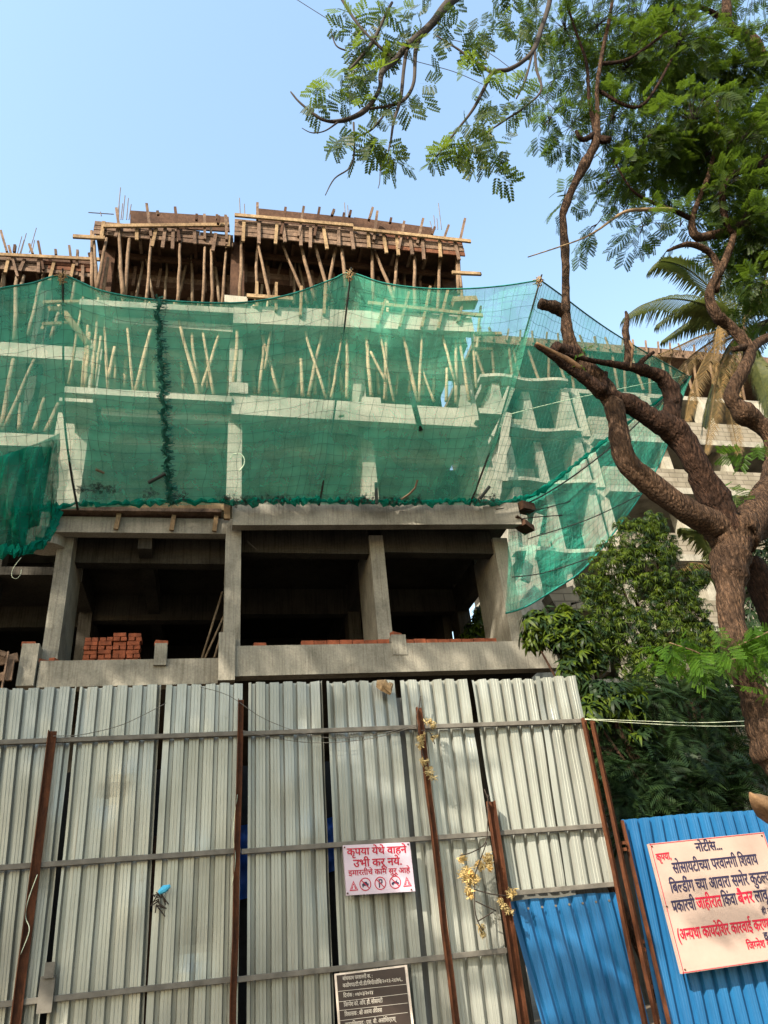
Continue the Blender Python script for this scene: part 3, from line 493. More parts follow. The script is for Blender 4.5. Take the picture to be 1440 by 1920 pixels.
mb.tube(pts, [.02 + .018 * abs(math.sin(i * .7)) for i in range(90)], 6, 0, .5, 5); mb.build('laced_seam', simple('seam_lacing', (.008, .085, .065), .85), net)
def pole(base, tip, label, bend):
    a, b = at(*base), at(*tip); mb = MB(); mid = a.lerp(b, .45) + Vector((bend, 0, -.12)); P = smoothpath([a, a.lerp(b, .2) + Vector((bend * .6, 0, -.09)), mid, a.lerp(b, .75) + Vector((bend * .5, 0, -.05)), b, b + (b - a).normalized() * .14], 6)
    o = empty('net_pole', a, label, 'pole', 'poles holding out the safety net'); mb.tube(P, [.021 - .006 * i / len(P) for i in range(len(P))], 8); mb.build('pole_shaft', ROPE, o, True)
    mb = MB(); r = random.Random(2)
    for i in range(26): c = b + Vector((r.gauss(0, .03), r.gauss(0, .03), r.gauss(.02, .05))); d = Vector((r.uniform(-1, 1), r.uniform(-1, 1), r.uniform(-1, 1))).normalized() * .05; mb.tube([c - d, c + d], .009, 5)
    mb.build('rope_lashing', simple('pale_lashing', (.30, .2, .1), .9), o); return o
pole((146, 956, 11.84), (118, 520, 9.27), 'dark bowed net pole at the left, lashed at its tip', -.10)
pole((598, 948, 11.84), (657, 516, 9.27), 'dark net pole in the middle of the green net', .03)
pole((880, 948, 11.84), (1012, 528, 9.27), 'dark net pole at the right corner of the net, tip against sky', .03)
# net turning round the right corner
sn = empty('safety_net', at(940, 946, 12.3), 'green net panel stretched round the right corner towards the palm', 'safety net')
top2 = [(1013, 525, 9.3), (1070, 566, 9.9), (1130, 610, 10.7), (1200, 655, 11.6), (1292, 706, 12.6)]
hem = [(888, 947, 11.9), (950, 946, 12.1), (1010, 926, 12.2), (1080, 872, 12.3), (1150, 815, 12.4), (1292, 708, 12.62)]
S2 = Surf([(888, 947, 11.86)] + hem[1:], top2 if False else [top2[0], (1052, 553, 9.7), (1098, 588, 10.2), (1150, 624, 10.9), (1215, 663, 11.7), top2[-1]], 70, 40, .22, .03, (-.2, .6, -1), 3)
S2.cloth(sn, NETR); S2.cords(sn, .18, .16, .0036, (0, -.02, 0))
mb = MB(); mb.tube([S2.g(i / 60, 1) for i in range(61)], .016, 6); mb.build('hem_rope', CORD, sn, True)
mb = MB(); r = random.Random(6); mb.tube([S2.g(i / 80, 0.01) + Vector((0, -.03, r.uniform(-.02, .02))) for i in range(81)], [r.uniform(.03, .085) * (1.15 - .7 * i / 80) for i in range(81)], 7, 0, .4, 8); mb.build('bunched_hem', NETD, sn)
mb = MB(); mb.tube([at(*q) for q in smoothpath([(930, 955, 12.0), (985, 945, 12.05), (1060, 903, 12.1), (1150, 835, 12.2), (1215, 775, 12.35), (1290, 708, 12.55)], 5)], .016, 6); mb.build('black_rope', ROPE, sn, True)
mb = MB(); mb.tube([at(*q) for q in smoothpath([(955, 777, 12), (1030, 758, 12), (1110, 740, 12.1), (1290, 703, 12.55)], 4)], .010, 6); mb.build('pale_guy_rope', PALER, sn, True)
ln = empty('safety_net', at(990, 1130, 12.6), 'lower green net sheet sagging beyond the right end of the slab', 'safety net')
bot3 = [(948, 1150, 12.35), (985, 1138, 12.35), (1040, 1105, 12.4), (1093, 1068, 12.45), (1150, 1000, 12.5), (1200, 930, 12.5), (1245, 850, 12.55), (1292, 708, 12.64)]
top3 = [(950, 950, 12.3), (985, 938, 12.32), (1030, 912, 12.36), (1085, 868, 12.4), (1150, 817, 12.45), (1195, 783, 12.5), (1235, 752, 12.56), (1292, 707, 12.63)]
S3 = Surf(bot3, top3, 70, 44, .12, .035, (0, -1, -.4), 5); S3.cloth(ln, NETR); S3.cords(ln, .18, .18, .0034)
mb = MB(); mb.tube([S3.g(i / 60, 0) for i in range(61)], .018, 6); mb.build('hem_rope', TEAL, ln, True)
for P in ([(960, 1082, 12.2), (1020, 1074, 12.2), (1110, 1045, 12.25)], [(990, 1010, 12.1), (1100, 975, 12.2), (1200, 928, 12.4)], [(960, 960, 12.1), (1010, 955, 12.1), (1070, 940, 12.2)], [(965, 975, 12.1), (1000, 970, 12.1), (1055, 966, 12.2)]):
    mb = MB(); mb.tube([at(*q) for q in smoothpath(P, 5)], .011, 6); mb.build('net_rope', ROPE, ln, True)
# dense bunched net at the lower left
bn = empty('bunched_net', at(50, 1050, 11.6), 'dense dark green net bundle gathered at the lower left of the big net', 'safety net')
S4 = Surf([(-60, 1050, 11.7), (-10, 1036, 11.6), (30, 1034, 11.6), (60, 1030, 11.7), (90, 1010, 11.75), (110, 960, 11.8)], [(-60, 885, 10.9), (0, 856, 10.9), (40, 842, 10.9), (75, 829, 10.9), (100, 818, 10.9), (112, 812, 10.9)], 60, 40, .15, .10, (0, -1, -.5), 11)
S4.cloth(bn, netmat('draped_dense_net', (.005, .19, .125), .75, None, .75, 1.3, 2.5), 'draped_cloth'); S4.cords(bn, .2, .2)
mb = MB(); r = random.Random(12); mb.tube([S4.g(i / 40, 0) + Vector((0, -.05, r.uniform(-.06, .06))) for i in range(41)], [r.uniform(.04, .13) for _ in range(41)], 8, 0, .5, 4); mb.build('bottom_roll', NETD, bn)
mb = MB(); mb.tube([at(*q) for q in smoothpath([(40, 1045, 11.5), (25, 1065, 11.5), (22, 1080, 11.5), (30, 1085, 11.5), (38, 1078, 11.5), (40, 1068, 11.5)], 4)], .004, 5); mb.build('hanging_cord', PALER, bn, True)
# things caught in the net
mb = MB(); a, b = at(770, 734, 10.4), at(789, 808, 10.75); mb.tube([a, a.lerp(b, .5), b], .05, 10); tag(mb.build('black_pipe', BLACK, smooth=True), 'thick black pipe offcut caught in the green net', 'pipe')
for P, lab, m_ in (([(783, 900, 11.4), (778, 915, 11.5), (768, 926, 11.6), (752, 937, 11.7)], 'curved pale stick caught low in the right of the net', POLEG), ([(180, 880, 11.2), (195, 887, 11.3)], 'short stick caught in the net near the left pole', POLEG), ([(705, 905, 11.6), (706, 945, 11.7)], 'dark upright stick lodged at the net bottom', BLACK),
                   ([(345, 803, 11), (365, 814, 11)], 'small twig lying in the net between seam and middle pole', POLEG), ([(635, 781, 10.8), (645, 779, 10.8)], 'tiny pale scrap in the net beside the middle pole', PALE), ([(278, 905, 11.4), (310, 888, 11.3)], 'thin twig lying left of the laced seam', BLACK), ([(900, 935, 11.7), (918, 912, 11.6)], 'dark roll of debris beside the right pole foot', BLACK)):
    mb = MB(); mb.tube([at(*q) for q in P], .02 if m_ is not BLACK else .03, 7, 0, .15, 3); tag(mb.build('caught_stick', m_), lab, 'stick')
mb = MB(); mb.tube([at(*q) for q in smoothpath([(432, 860, 11.6), (437, 852, 11.6), (450, 851, 11.6), (458, 860, 11.6), (457, 872, 11.6), (448, 884, 11.6)], 5)], .012, 6); tag(mb.build('wire_loop', PALER, smooth=True), 'pale looped wire hanging before the column behind the net', 'wire')
for i, (x0, x1, y0, lab) in enumerate(((145, 222, 918, 'dark leaf litter heap in the net fold beside the left pole'), (275, 292, 925, 'small dark leaf clump left of the laced seam'), (330, 350, 930, 'small dark leaf clump just right of the laced seam'), (415, 545, 940, 'long line of dark litter along the net bottom, left of the middle pole'), (640, 790, 940, 'line of dark litter along the net bottom, right of the middle pole'), (890, 935, 935, 'dark litter heap by the right pole foot'))):
    r = random.Random(i + 40); n = int((x1 - x0) * 1.2) + 12; pos = np.array([list(at(r.uniform(x0, x1), y0 + r.gauss(0, 4) - .06 * (x1 - x0) * r.random(), 11.72 if y0 > 930 else 11.45)) for _ in range(n)])
    V, Fq = pinnate(.12, 3, .06, .03); d = RNG.normal(size=(n, 3)); o = instmesh('leaf_litter', V, Fq, BLACK, pos, frames(d, RNG.normal(size=(n, 3))), RNG.uniform(.3, .7, n), None); tag(o, lab, 'leaf litter')
# ------------------------------------------------------------------ metal site fence
YF = 8.06
fen = empty('site_fence', (1, 8.05, 0), 'tall grey corrugated metal fence with grey rails and rusty posts', 'fence')
def sheet_mesh(x0t, x1t, x0b, x1b, zt, zb, Y, pitch, groove, dep, mat, parent, name, seed, zb_ref=1.45, micro=.0032, warp=.012):
    r = random.Random(seed); W = x1t - x0t; prof = [(0, 0)]; x = r.uniform(.2, .7) * pitch * .6; sl = groove * .2
    while x < W - .02:
        prof += [(x, 0), (x + sl, dep), (x + groove - sl, dep), (x + groove, 0)]; c = pitch - groove
        for q in (.33, .67): prof += [(x + groove + c * (q - .04), 0), (x + groove + c * q, -micro), (x + groove + c * (q + .04), 0)]
        x += pitch
    prof = [p for p in prof if p[0] < W] + [(W, 0)]; nz = 60; V = []; ph = [r.random() * 6.28 for _ in range(5)]; dents = [(r.uniform(0, W), r.uniform(.6, zt - .2), r.uniform(.07, .2), r.uniform(-.02, .03)) for _ in range(7)]
    for j in range(nz + 1):
        z = zb + (zt - zb) * j / nz; f = (zt - z) / (zt - zb_ref)
        a = x0t + (x0b - x0t) * f; b = x1t + (x1b - x1t) * f
        for x, d in prof:
            u = x / W; wv = warp * (math.sin(3.1 * z + ph[0] + 2 * u) * .5 + math.sin(5.3 * z + ph[1] - 5 * u) * .3 + math.sin(1.3 * z + 7 * u + ph[2]) * .5); e = warp * .9 * (max(0, abs(u - .5) - .36) / .14) * math.sin(4.1 * z + ph[3] + 3 * u)
            dn = sum(q[3] * math.exp(-((u * W - q[0]) ** 2 + ((z - q[1]) * .7) ** 2) / q[2] ** 2) for q in dents); V.append((a + (b - a) * u, Y + d + wv + e + dn, z + (.006 * math.sin(13 * u + ph[4]) if j == nz else 0)))
    m = len(prof); mb = MB(); mb.add(V, [(j * m + i, j * m + i + 1, (j + 1) * m + i + 1, (j + 1) * m + i) for j in range(nz) for i in range(m - 1)]); return mb.build(name, mat, parent)
def fx(px, py): return at(px, py, YF).x
SH = [(-150, 142, -190, 84), (150, 302, 98, 275), (312, 455, 280, 447), (466, 603, 463, 622), (612, 740, 634, 788), (750, 876, 799, 948)]
for i, (a, b, c, d) in enumerate(SH):
    py = 1290 - .02 * (a + b) / 2; yb = 1825 - .06 * (c + d) / 2
    sheet_mesh(fx(a, py), fx(b, py), fx(c, yb), fx(d, yb), at((a + b) / 2, py, YF).z, 0.0, YF + random.uniform(-.012, .012), .15, .054, .062, SHEET, fen, 'corrugated_sheet', i)
xa = fx(1003, 1270); sheet_mesh(fx(884, 1273), xa + .03, fx(947, 1664), fx(1066, 1650), 4.17, 1.95, YF, .15, .054, .062, SHEET, fen, 'corrugated_sheet', 21, 1.95)
sheet_mesh(xa, fx(1078, 1267), fx(1060, 1650), fx(1157, 1645), 4.185, 1.95, YF - .012, .15, .054, .062, SHEET, fen, 'corrugated_sheet', 22, 1.95)
sheet_mesh(fx(738, 1330), fx(758, 1330), fx(779, 1800), fx(806, 1800), 4.0, 0, YF + .07, .3, .02, .01, SHEETD, fen, 'backing_strip', 31)
mb = MB(); mb.box(fx(275, 1800) - .02, fx(285, 1800) + .06, YF + .06, YF + .1, 0, 2.05); mb.build('backing_plank', PLANKD, fen)
mb = MB(); mb.tube([(fx(288, 1570), YF + .1, 2.7), (fx(288, 1600), YF + .08, 2.5), (fx(284, 1700), YF + .07, 2.1)], [.05, .06, .05], 9, 0, .15, 2); mb.build('backing_stake', BARKD, fen)
def rail(a, b, z, h=.048):
    mb = MB(); x, e = a, b
    mb.box(x, e, 7.985, 8.03, z - h / 2, z + h / 2); o = mb.build('rail', RAILM, fen); q = o.modifiers.new('edge', 'BEVEL'); q.width = .004; return o
for z, a, b in ((3.635, -3.2, .29), (3.63, .295, 4.19), (2.505, -3.2, .30), (2.495, .305, 4.22), (1.445, -3.2, .22), (1.44, .225, 2.86), (1.925, 2.95, 4.2)): rail(a, b, z)
def post(pa, pb, wd, Y, label=None, dbl=False):
    a, b = at(*pa, Y), at(*pb, Y); b = a + (b - a) * (a.z / max(.01, a.z - b.z)); mb = MB(); r = random.Random(int(pa[0])); N = 9; sd = wd / 2
    P = [a.lerp(b, i / N) + Vector((r.uniform(-.005, .005), 0, 0)) for i in range(N + 1)]
    for i in range(N):                   # angle section: web across, flange running back
        p, q = P[i], P[i + 1]
        mb.hexa([q + Vector((-sd, 0, 0)), q + Vector((sd, 0, 0)), q + Vector((sd, .008, 0)), q + Vector((-sd, .008, 0)), p + Vector((-sd, 0, 0)), p + Vector((sd, 0, 0)), p + Vector((sd, .008, 0)), p + Vector((-sd, .008, 0))])
        for sx in ((-sd,) if not dbl else (-sd, sd - .008)):
            mb.hexa([q + Vector((sx, -.055, 0)), q + Vector((sx + .008, -.055, 0)), q + Vector((sx + .008, -.001, 0)), q + Vector((sx, -.001, 0)), p + Vector((sx, -.055, 0)), p + Vector((sx + .008, -.055, 0)), p + Vector((sx + .008, -.001, 0)), p + Vector((sx, -.001, 0))])
    return mb.build('rusty_post', RUST, fen)
post((100, 1371), (32, 1900), .075, 7.965); post((452, 1312), (437, 1900), .06, 7.965); post((785, 1327), (853, 1900), .07, 7.965)
post((918, 1503), (978, 1900), .085, 7.965, dbl=True); post((1094, 1347), (1205, 1900), .06, 7.965); post((1111, 1352), (1228, 1900), .06, 7.955)
mb = MB(); mb.box(fx(95, 1800) - .05, fx(95, 1800) + .07, 7.96, 8.02, 1.35, 1.62); mb.box(fx(95, 1800) - .02, fx(95, 1800) + .06, 7.94, 7.958, 1.6, 1.72); o = mb.build('folded_flap', RAILM, fen)
# crumpled cap hanging over the top edge, blue rag in the gap
mb = MB(); p = at(722, 1290, 7.97); mb.tube([p + Vector((-.09, 0, .05)), p + Vector((-.02, -.03, .03)), p + Vector((.04, -.02, -.03)), p + Vector((.08, 0, .05))], [.03, .06, .05, .02], 9, 0, .4, 8); tag(mb.build('crumpled_scrap', PALE), 'crumpled pale scrap caught on the fence top', 'scrap')
mb = MB(); p = at(308, 1667, 7.95); mb.tube([at(297, 1674, 7.95), p, at(319, 1661, 7.93)], [.015, .03, .012], 8, 0, .3, 3); tag(mb.build('blue_rag', CLOTHB), 'light blue rag poking out of the fence gap', 'rag')
mb = MB()
for i in range(16): a = at(300 + random.uniform(-14, 6), 1682 + random.uniform(-12, 18), 8.0); mb.tube([a, a + Vector((random.uniform(-.1, .1), random.uniform(-.05, .02), random.uniform(-.12, .04)))], .006, 5)
tag(mb.build('twig_tangle', TWIG), 'small tangle of dark twigs under the light blue rag', 'twigs')
mb = MB(); nx, nz = 40, 16; mb.add([(-3.4 + 6.3 * i / nx, 8.62 + .05 * math.sin(i * .9 + j * .3) + .03 * math.sin(j * 1.4 + i), 3.45 * j / nz) for j in range(nz + 1) for i in range(nx + 1)], [(j * (nx + 1) + i, j * (nx + 1) + i + 1, (j + 1) * (nx + 1) + i + 1, (j + 1) * (nx + 1) + i) for j in range(nz) for i in range(nx)])  # dark sheet added so the fence gaps read as deep shade
tag(mb.build('gap_shade_sheet', simple('gap_shade_sheet', (.02, .02, .02), .8), smooth=True), 'added near-black sheet standing in for shade behind the grey fence gaps', 'tarpaulin')
# blue tarpaulins showing in the gaps, behind the fence
def tarp(x0, x1, z0, z1, Y, lab):
    mb = MB(); nx, nz = 10, 12; mb.add([(x0 + (x1 - x0) * i / nx, Y + .04 * math.sin(i * 1.3 + j * .4) + .02 * math.sin(j * 1.9), z0 + (z1 - z0) * j / nz + .02 * math.sin(i)) for j in range(nz + 1) for i in range(nx + 1)], [(j * (nx + 1) + i, j * (nx + 1) + i + 1, (j + 1) * (nx + 1) + i + 1, (j + 1) * (nx + 1) + i) for j in range(nz) for i in range(nx)]); tag(mb.build('blue_tarpaulin', TARP, smooth=True), lab, 'tarpaulin')
p0, p1 = at(458, 1682, 8.5), at(458, 1545, 8.5); tarp(p0.x - .35, p0.x + .3, p0.z, p1.z, 8.5, 'bright blue tarpaulin in the gap beside the second rusty post')
p0, p1 = at(620, 1632, 8.5), at(618, 1532, 8.5); tarp(p0.x - .3, p0.x + .25, p0.z, p1.z, 8.5, 'darker blue tarpaulin in the gap left of the pink sign')
# blue sheets
bf = empty('blue_fence', (5.5, 8.1, 0), 'bright blue corrugated fence to the right carrying the large notice', 'fence')
p = at(1165, 1535, 8.08); q = at(1240, 1920, 8.08); sheet_mesh(p.x, 7.6, p.x + (q.x - p.x) * .7, 7.6, 2.56, 0, 8.08, .15, .064, .048, BLUE, bf, 'corrugated_sheet', 41, 1.3, .002, .006)
mb = MB(); mb.box(p.x - .03, p.x - .003, 8.03, 8.07, 0, 2.54); mb.build('edge_frame', RUST, bf)
for py in (1580, 1592, 1765, 1780, 1850): c = at(1165 + (py - 1535) * .19, py, 8.0); mb = MB(); mb.box(c.x - .06, c.x - .01, 7.985, 8.028, c.z - .016, c.z + .016); mb.build('hinge_bolt', RUST, bf)
for x in (5.2, 6.4, 7.4): mb = MB(); mb.box(x, x + .05, 8.13, 8.18, 0, 2.4); mb.build('rear_post', RUST, bf)
bp = empty('low_blue_fence', (3.5, 8.05, 0), 'low blue corrugated stretch between two rusty posts under the grey sheets', 'fence')
sheet_mesh(at(951, 1684, 8.05).x, at(1153, 1662, 8.05).x, at(1000, 1850, 8.05).x, at(1196, 1830, 8.05).x, 1.86, 0, 8.05, .158, .066, .048, BLUE, bp, 'corrugated_sheet', 43, 1.0, .002, .006)
r = random.Random(3)
mb = MB()
for i in range(8): mb.tube([(3.02 + i * .15, 8.046, 1.78), (3.02 + i * .15, 8.036, 1.78)], .012, 6)
mb.build('screw_heads', RAILM, bp)
mb = MB(); mb.box(2.98, 3.75, 8.12, 8.13, 1.6, 1.92); mb.build('backing_strip', SHEETD, bp)
# ------------------------------------------------------------------ lettering
def glyphs(s, off=.0):
    c = bpy.data.curves.new('t', 'FONT'); c.body = s; c.size = 1; c.resolution_u = 3; c.offset = off; o = bpy.data.objects.new('t', c); COL.objects.link(o); bpy.context.view_layer.update()
    dg = bpy.context.evaluated_depsgraph_get(); m = bpy.data.meshes.new_from_object(o.evaluated_get(dg), depsgraph=dg); b = bmesh.new(); b.from_mesh(m); bpy.data.objects.remove(o); bpy.data.curves.remove(c); bpy.data.meshes.remove(m); return b
KA = max(v.co.x for v in glyphs('\u0915').verts); _adv = {}
def adv(s):
    if s not in _adv: _adv[s] = max(v.co.x for v in glyphs(s + '\u0915').verts) - KA
    return _adv[s]
MATRA = set('\u093e\u0940\u0941\u0942\u0943\u0945\u0947\u0948\u0949\u094b\u094c\u0902\u0901\u0903'); VIR = '\u094d'
def devtext(s, off):                     # lays out Devanagari: short i before its consonant, half forms by clipping the stem
    V, Fs = [], []; x = 0.0
    def put(b, dx):
        o = len(V); b.verts.index_update(); n = len(b.verts)
        for k_, (ox, oy) in enumerate(((-off, 0), (off, 0), (0, off * .6), (0, -off * .6))): V.extend((v.co.x + dx + ox, v.co.y + oy, k_ * .0006) for v in b.verts); Fs.extend(tuple(v.index + o + k_ * n for v in f.verts) for f in b.faces)
        b.free()
    i = 0
    while i < len(s):
        c = s[i]
        if not ('\u0904' <= c <= '\u0939'):
            if c != ' ': put(glyphs(c), x)
            x += adv(c) if c != ' ' else .26; i += 1; continue
        cl = [c]; ra = False; i += 1
        while i + 1 < len(s) and s[i] == VIR and s[i + 1] not in ' .':
            if s[i + 1] == '\u0930': ra = True
            else: cl.append(s[i + 1])
            i += 2
        if i < len(s) and s[i] == VIR: cl[-1] += VIR; i += 1
        tail = ''
        while i < len(s) and s[i] in MATRA | {'\u093f'}: tail += s[i]; i += 1
        if '\u093f' in tail: put(glyphs('\u093f'), x); x += adv('\u093f'); tail = tail.replace('\u093f', '')
        for hc in cl[:-1]:
            b = glyphs(hc); wdt = adv(hc); cut = wdt - (.155 if hc != '\u0932' else .17)
            bmesh.ops.bisect_plane(b, geom=b.verts[:] + b.edges[:] + b.faces[:], plane_co=(cut, 0, 0), plane_no=(1, 0, 0), clear_outer=True); put(b, x); x += cut - .005
        t = cl[-1] + tail; put(glyphs(t), x)
        if ra: o = len(V); a = adv(cl[-1]); V.extend([(x + .08, .06, .002), (x + a - .15, .26, .002), (x + a - .15, .38, .002), (x + .04, .17, .002)]); Fs.append((o, o + 1, o + 2, o + 3))
        x += adv(t)
    return V, Fs, x
def textline(parent, s, L, R, hpx, Y, mat, name='lettering', bold=.018):
    L, R = at(*L, Y), at(*R, Y); V, Fs, wd = devtext(s, bold); pz = at(CX, CY, Y); h = hpx * mpp(L) * 1.02 / .622; mb = MB()
    mb.add([tuple(L + (R - L) * (vx / wd) + Vector((0, -vd, vy * h))) for vx, vy, vd in V], Fs); mb.build(name, mat, parent)
def zs(q): return (620 + q[0] / 5.335, 1560 + q[1] / 5.335)
def zn(q): return (1080 + q[0] / 4, 1480 + q[1] / 4)
def board(parent, tl, tr, bl, Yf, th, mat, name='panel'):
    a, b, c = at(*tl, Yf), at(*tr, Yf), at(*bl, Yf); d = b + (c - a); mb = MB(); k_ = Vector((0, th, 0)); n = 10; V = []
    mb.hexa([c, d, d + k_, c + k_, a, b, b + k_, a + k_]); o = mb.build(name, mat, parent); return o, (a, b, c, d)
def edging(parent, A, B, w_, mat, Y):
    mb = MB(); mb.bar((A.x, Y, A.z), (B.x, Y, B.z), .002, w_, (0, 0, 1) if abs(A.x - B.x) > abs(A.z - B.z) else (1, 0, 0)); mb.build('border_line', mat, parent)
sg = empty('parking_sign', at(705, 1672, 7.92), 'pinkish white sign with red lettering and prohibition symbols on the grey fence', 'sign')
sp_, (a, b, c, d) = board(sg, (643, 1585), (768, 1579), (650, 1679), 7.90, .05, VINYL); Y = 7.897
textline(sp_, 'कृपया येथे वाहने', zs((165, 235)), zs((760, 207)), 11.5, Y, REDT, bold=.028); textline(sp_, 'उभी करू नये.', zs((230, 352)), zs((715, 326)), 12, Y, REDT, bold=.028); textline(sp_, 'इमारतीचे काम सुरू आहे', zs((180, 437)), zs((795, 405)), 8.5, Y, REDT, bold=.02)
def ring2(parent, c, r, wd, mat, Y, n=28):
    mb = MB(); mb.add([(c.x + rr * math.cos(t), Y, c.z + rr * math.sin(t)) for rr in (r, r - wd) for t in np.linspace(0, 6.2832, n + 1)[:-1]], [(i, (i + 1) % n, n + (i + 1) % n, n + i) for i in range(n)])
    mb.bar((c.x - r * .68, Y, c.z + r * .68), (c.x + r * .68, Y, c.z - r * .68), .0015, wd, (.7, 0, .7)); mb.build('prohibition_ring', mat, parent)
def blob(parent, polys, mat, Y, name):
    mb = MB()
    for P in polys: mb.add([(x, Y, z) for x, z in P], [tuple(range(len(P)))])
    mb.build(name, mat, parent)
def circ(cx, cz, r, n=12): return [(cx + r * math.cos(t), cz + r * math.sin(t)) for t in np.linspace(0, 6.2832, n + 1)[:-1]]
def rect(x0, x1, z0, z1): return [(x0, z0), (x1, z0), (x1, z1), (x0, z1)]
u = mpp(a)
for q in ((347, 522), (497, 513), (645, 502)): ring2(sp_, at(*zs(q), Y), 11 * u, 1.6 * u, REDT, Y)
c_ = at(*zs((347, 524)), Y); blob(sp_, [rect(c_.x - 6 * u, c_.x + 6 * u, c_.z - 2.4 * u, c_.z + 1.4 * u), [(c_.x - 4.2 * u, c_.z + 1.4 * u), (c_.x + 4.2 * u, c_.z + 1.4 * u), (c_.x + 3 * u, c_.z + 4.4 * u), (c_.x - 3 * u, c_.z + 4.4 * u)], rect(c_.x - 5.4 * u, c_.x - 3.2 * u, c_.z - 4.4 * u, c_.z - 2.4 * u), rect(c_.x + 3.2 * u, c_.x + 5.4 * u, c_.z - 4.4 * u, c_.z - 2.4 * u)], NAVY, Y + .001, 'car_symbol')
c_ = at(*zs((497, 513)), Y); blob(sp_, [rect(c_.x - 3 * u, c_.x - .8 * u, c_.z - 7 * u, c_.z + 7 * u), rect(c_.x - .8 * u, c_.x + 3 * u, c_.z + 5 * u, c_.z + 7 * u), rect(c_.x - .8 * u, c_.x + 3 * u, c_.z - .6 * u, c_.z + 1.4 * u), rect(c_.x + 2.2 * u, c_.x + 4.4 * u, c_.z + .4 * u, c_.z + 6.2 * u)], NAVY, Y + .001, 'parking_letter')
c_ = at(*zs((645, 502)), Y); blob(sp_, [circ(c_.x - 4.6 * u, c_.z - 2.2 * u, 2.3 * u), circ(c_.x + 4.8 * u, c_.z - 2 * u, 2.3 * u), [(c_.x - 5 * u, c_.z + .8 * u), (c_.x - 1 * u, c_.z - 2.6 * u), (c_.x + 3 * u, c_.z - 2.2 * u), (c_.x + 4 * u, c_.z + 2.2 * u), (c_.x + .5 * u, c_.z + 1.6 * u)], [(c_.x + 2.6 * u, c_.z + 1.6 * u), (c_.x + 5 * u, c_.z + 4 * u), (c_.x + 3.6 * u, c_.z + 4.4 * u)]], NAVY, Y + .001, 'motorcycle_symbol')
for q in ((230, 545), (765, 503)):
    c_ = at(*zs(q), Y); T = lambda s_: [(c_.x - 8.2 * u * s_, c_.z - 6 * u * s_ - u), (c_.x + 8.2 * u * s_, c_.z - 6 * u * s_ - u), (c_.x, c_.z + 10.5 * u * s_ - u)]
    blob(sp_, [T(1)], REDT, Y, 'warning_triangle'); blob(sp_, [T(.74)], VINYL, Y - .001, 'warning_triangle'); blob(sp_, [T(.62)], REDT, Y - .0018, 'warning_triangle')
    blob(sp_, [circ(c_.x, c_.z + .6 * u, 1.5 * u), [(c_.x - 2.6 * u, c_.z - 4.4 * u), (c_.x + 2.6 * u, c_.z - 4.4 * u), (c_.x + 1.2 * u, c_.z - .8 * u), (c_.x - 1.2 * u, c_.z - .8 * u)]], VINYL, Y - .0026, 'worker_symbol')
for q in ((646, 1589), (765, 1583), (652, 1675), (771, 1668)): n_ = at(*q, 7.9); mb = MB(); mb.tube([n_, n_ + Vector((0, -.008, 0))], .008, 8); mb.build('nail_head', RUST, sp_)
bb = empty('permit_board', at(700, 1900, 7.93), 'dark permit board with white lettering low on the grey fence', 'sign')
board(bb, (627, 1826), (763, 1809), (640, 2000), 7.955, .02, FRAME, 'frame'); bp_, _q = board(bb, (631, 1829), (758.5, 1813), (644, 1994), 7.951, .004, DARKB); Y = 7.949
for s_, L, R_, h in (('बांधकाम परवानगी क. :', (120, 1485), (420, 1455), 5.5), ('कडोंमपा/टी.पी.डी/बिपी/डोंबि/२०२३-२४/७६..', (122, 1555), (722, 1490), 5.5), ('दिनांक : ०७/०३/२०२४', (128, 1655), (428, 1622), 5.5), ('जिग्नेश को. ऑप. हौ. सोसायटी', (133, 1750), (520, 1703), 6), ('विकासक : श्री अवर्च ॲपेक्स', (140, 1845), (515, 1800), 6), ('वास्तुविशारद : एस. बी. असोसिएटस्', (145, 1950), (650, 1888), 6)):
    textline(bp_, s_, zs(L), zs(R_), h, Y, WHITET, bold=.02)
for y0, y1 in ((1595, 1522), (1700, 1615), (1788, 1710), (1890, 1805)): A, B = at(*zs((75, y0)), Y), at(*zs((770, y1)), Y); mb = MB(); mb.bar(A, B, .001, .0035); mb.build('divider_line', WHITET, bp_)
nb = empty('notice_board', at(1360, 1800, 7.9), 'large peach-white notice board with dark blue and red lettering on the blue fence', 'sign')
np_, (a, b, c, d) = board(nb, (1217, 1582), (1432, 1560), (1280, 1826), 7.90, .05, VINYLB); Y = 7.897
for A, B in ((a, b), (c, d), (a, c), (b, d)):
    o_ = Vector((.012, 0, 0)) if A is a and B is c else Vector((-.012, 0, 0)) if A is b else Vector((0, 0, -.008 if A is a else .008)); edging(np_, A + o_, B + o_, .006, REDT, 7.898)
for q in ((1222, 1587), (1330, 1577), (1428, 1567), (1284, 1818), (1250, 1700)): n_ = at(*q, 7.9); mb = MB(); mb.tube([n_, n_ + Vector((0, -.008, 0))], .009, 8); mb.build('nail_head', RUST, np_)
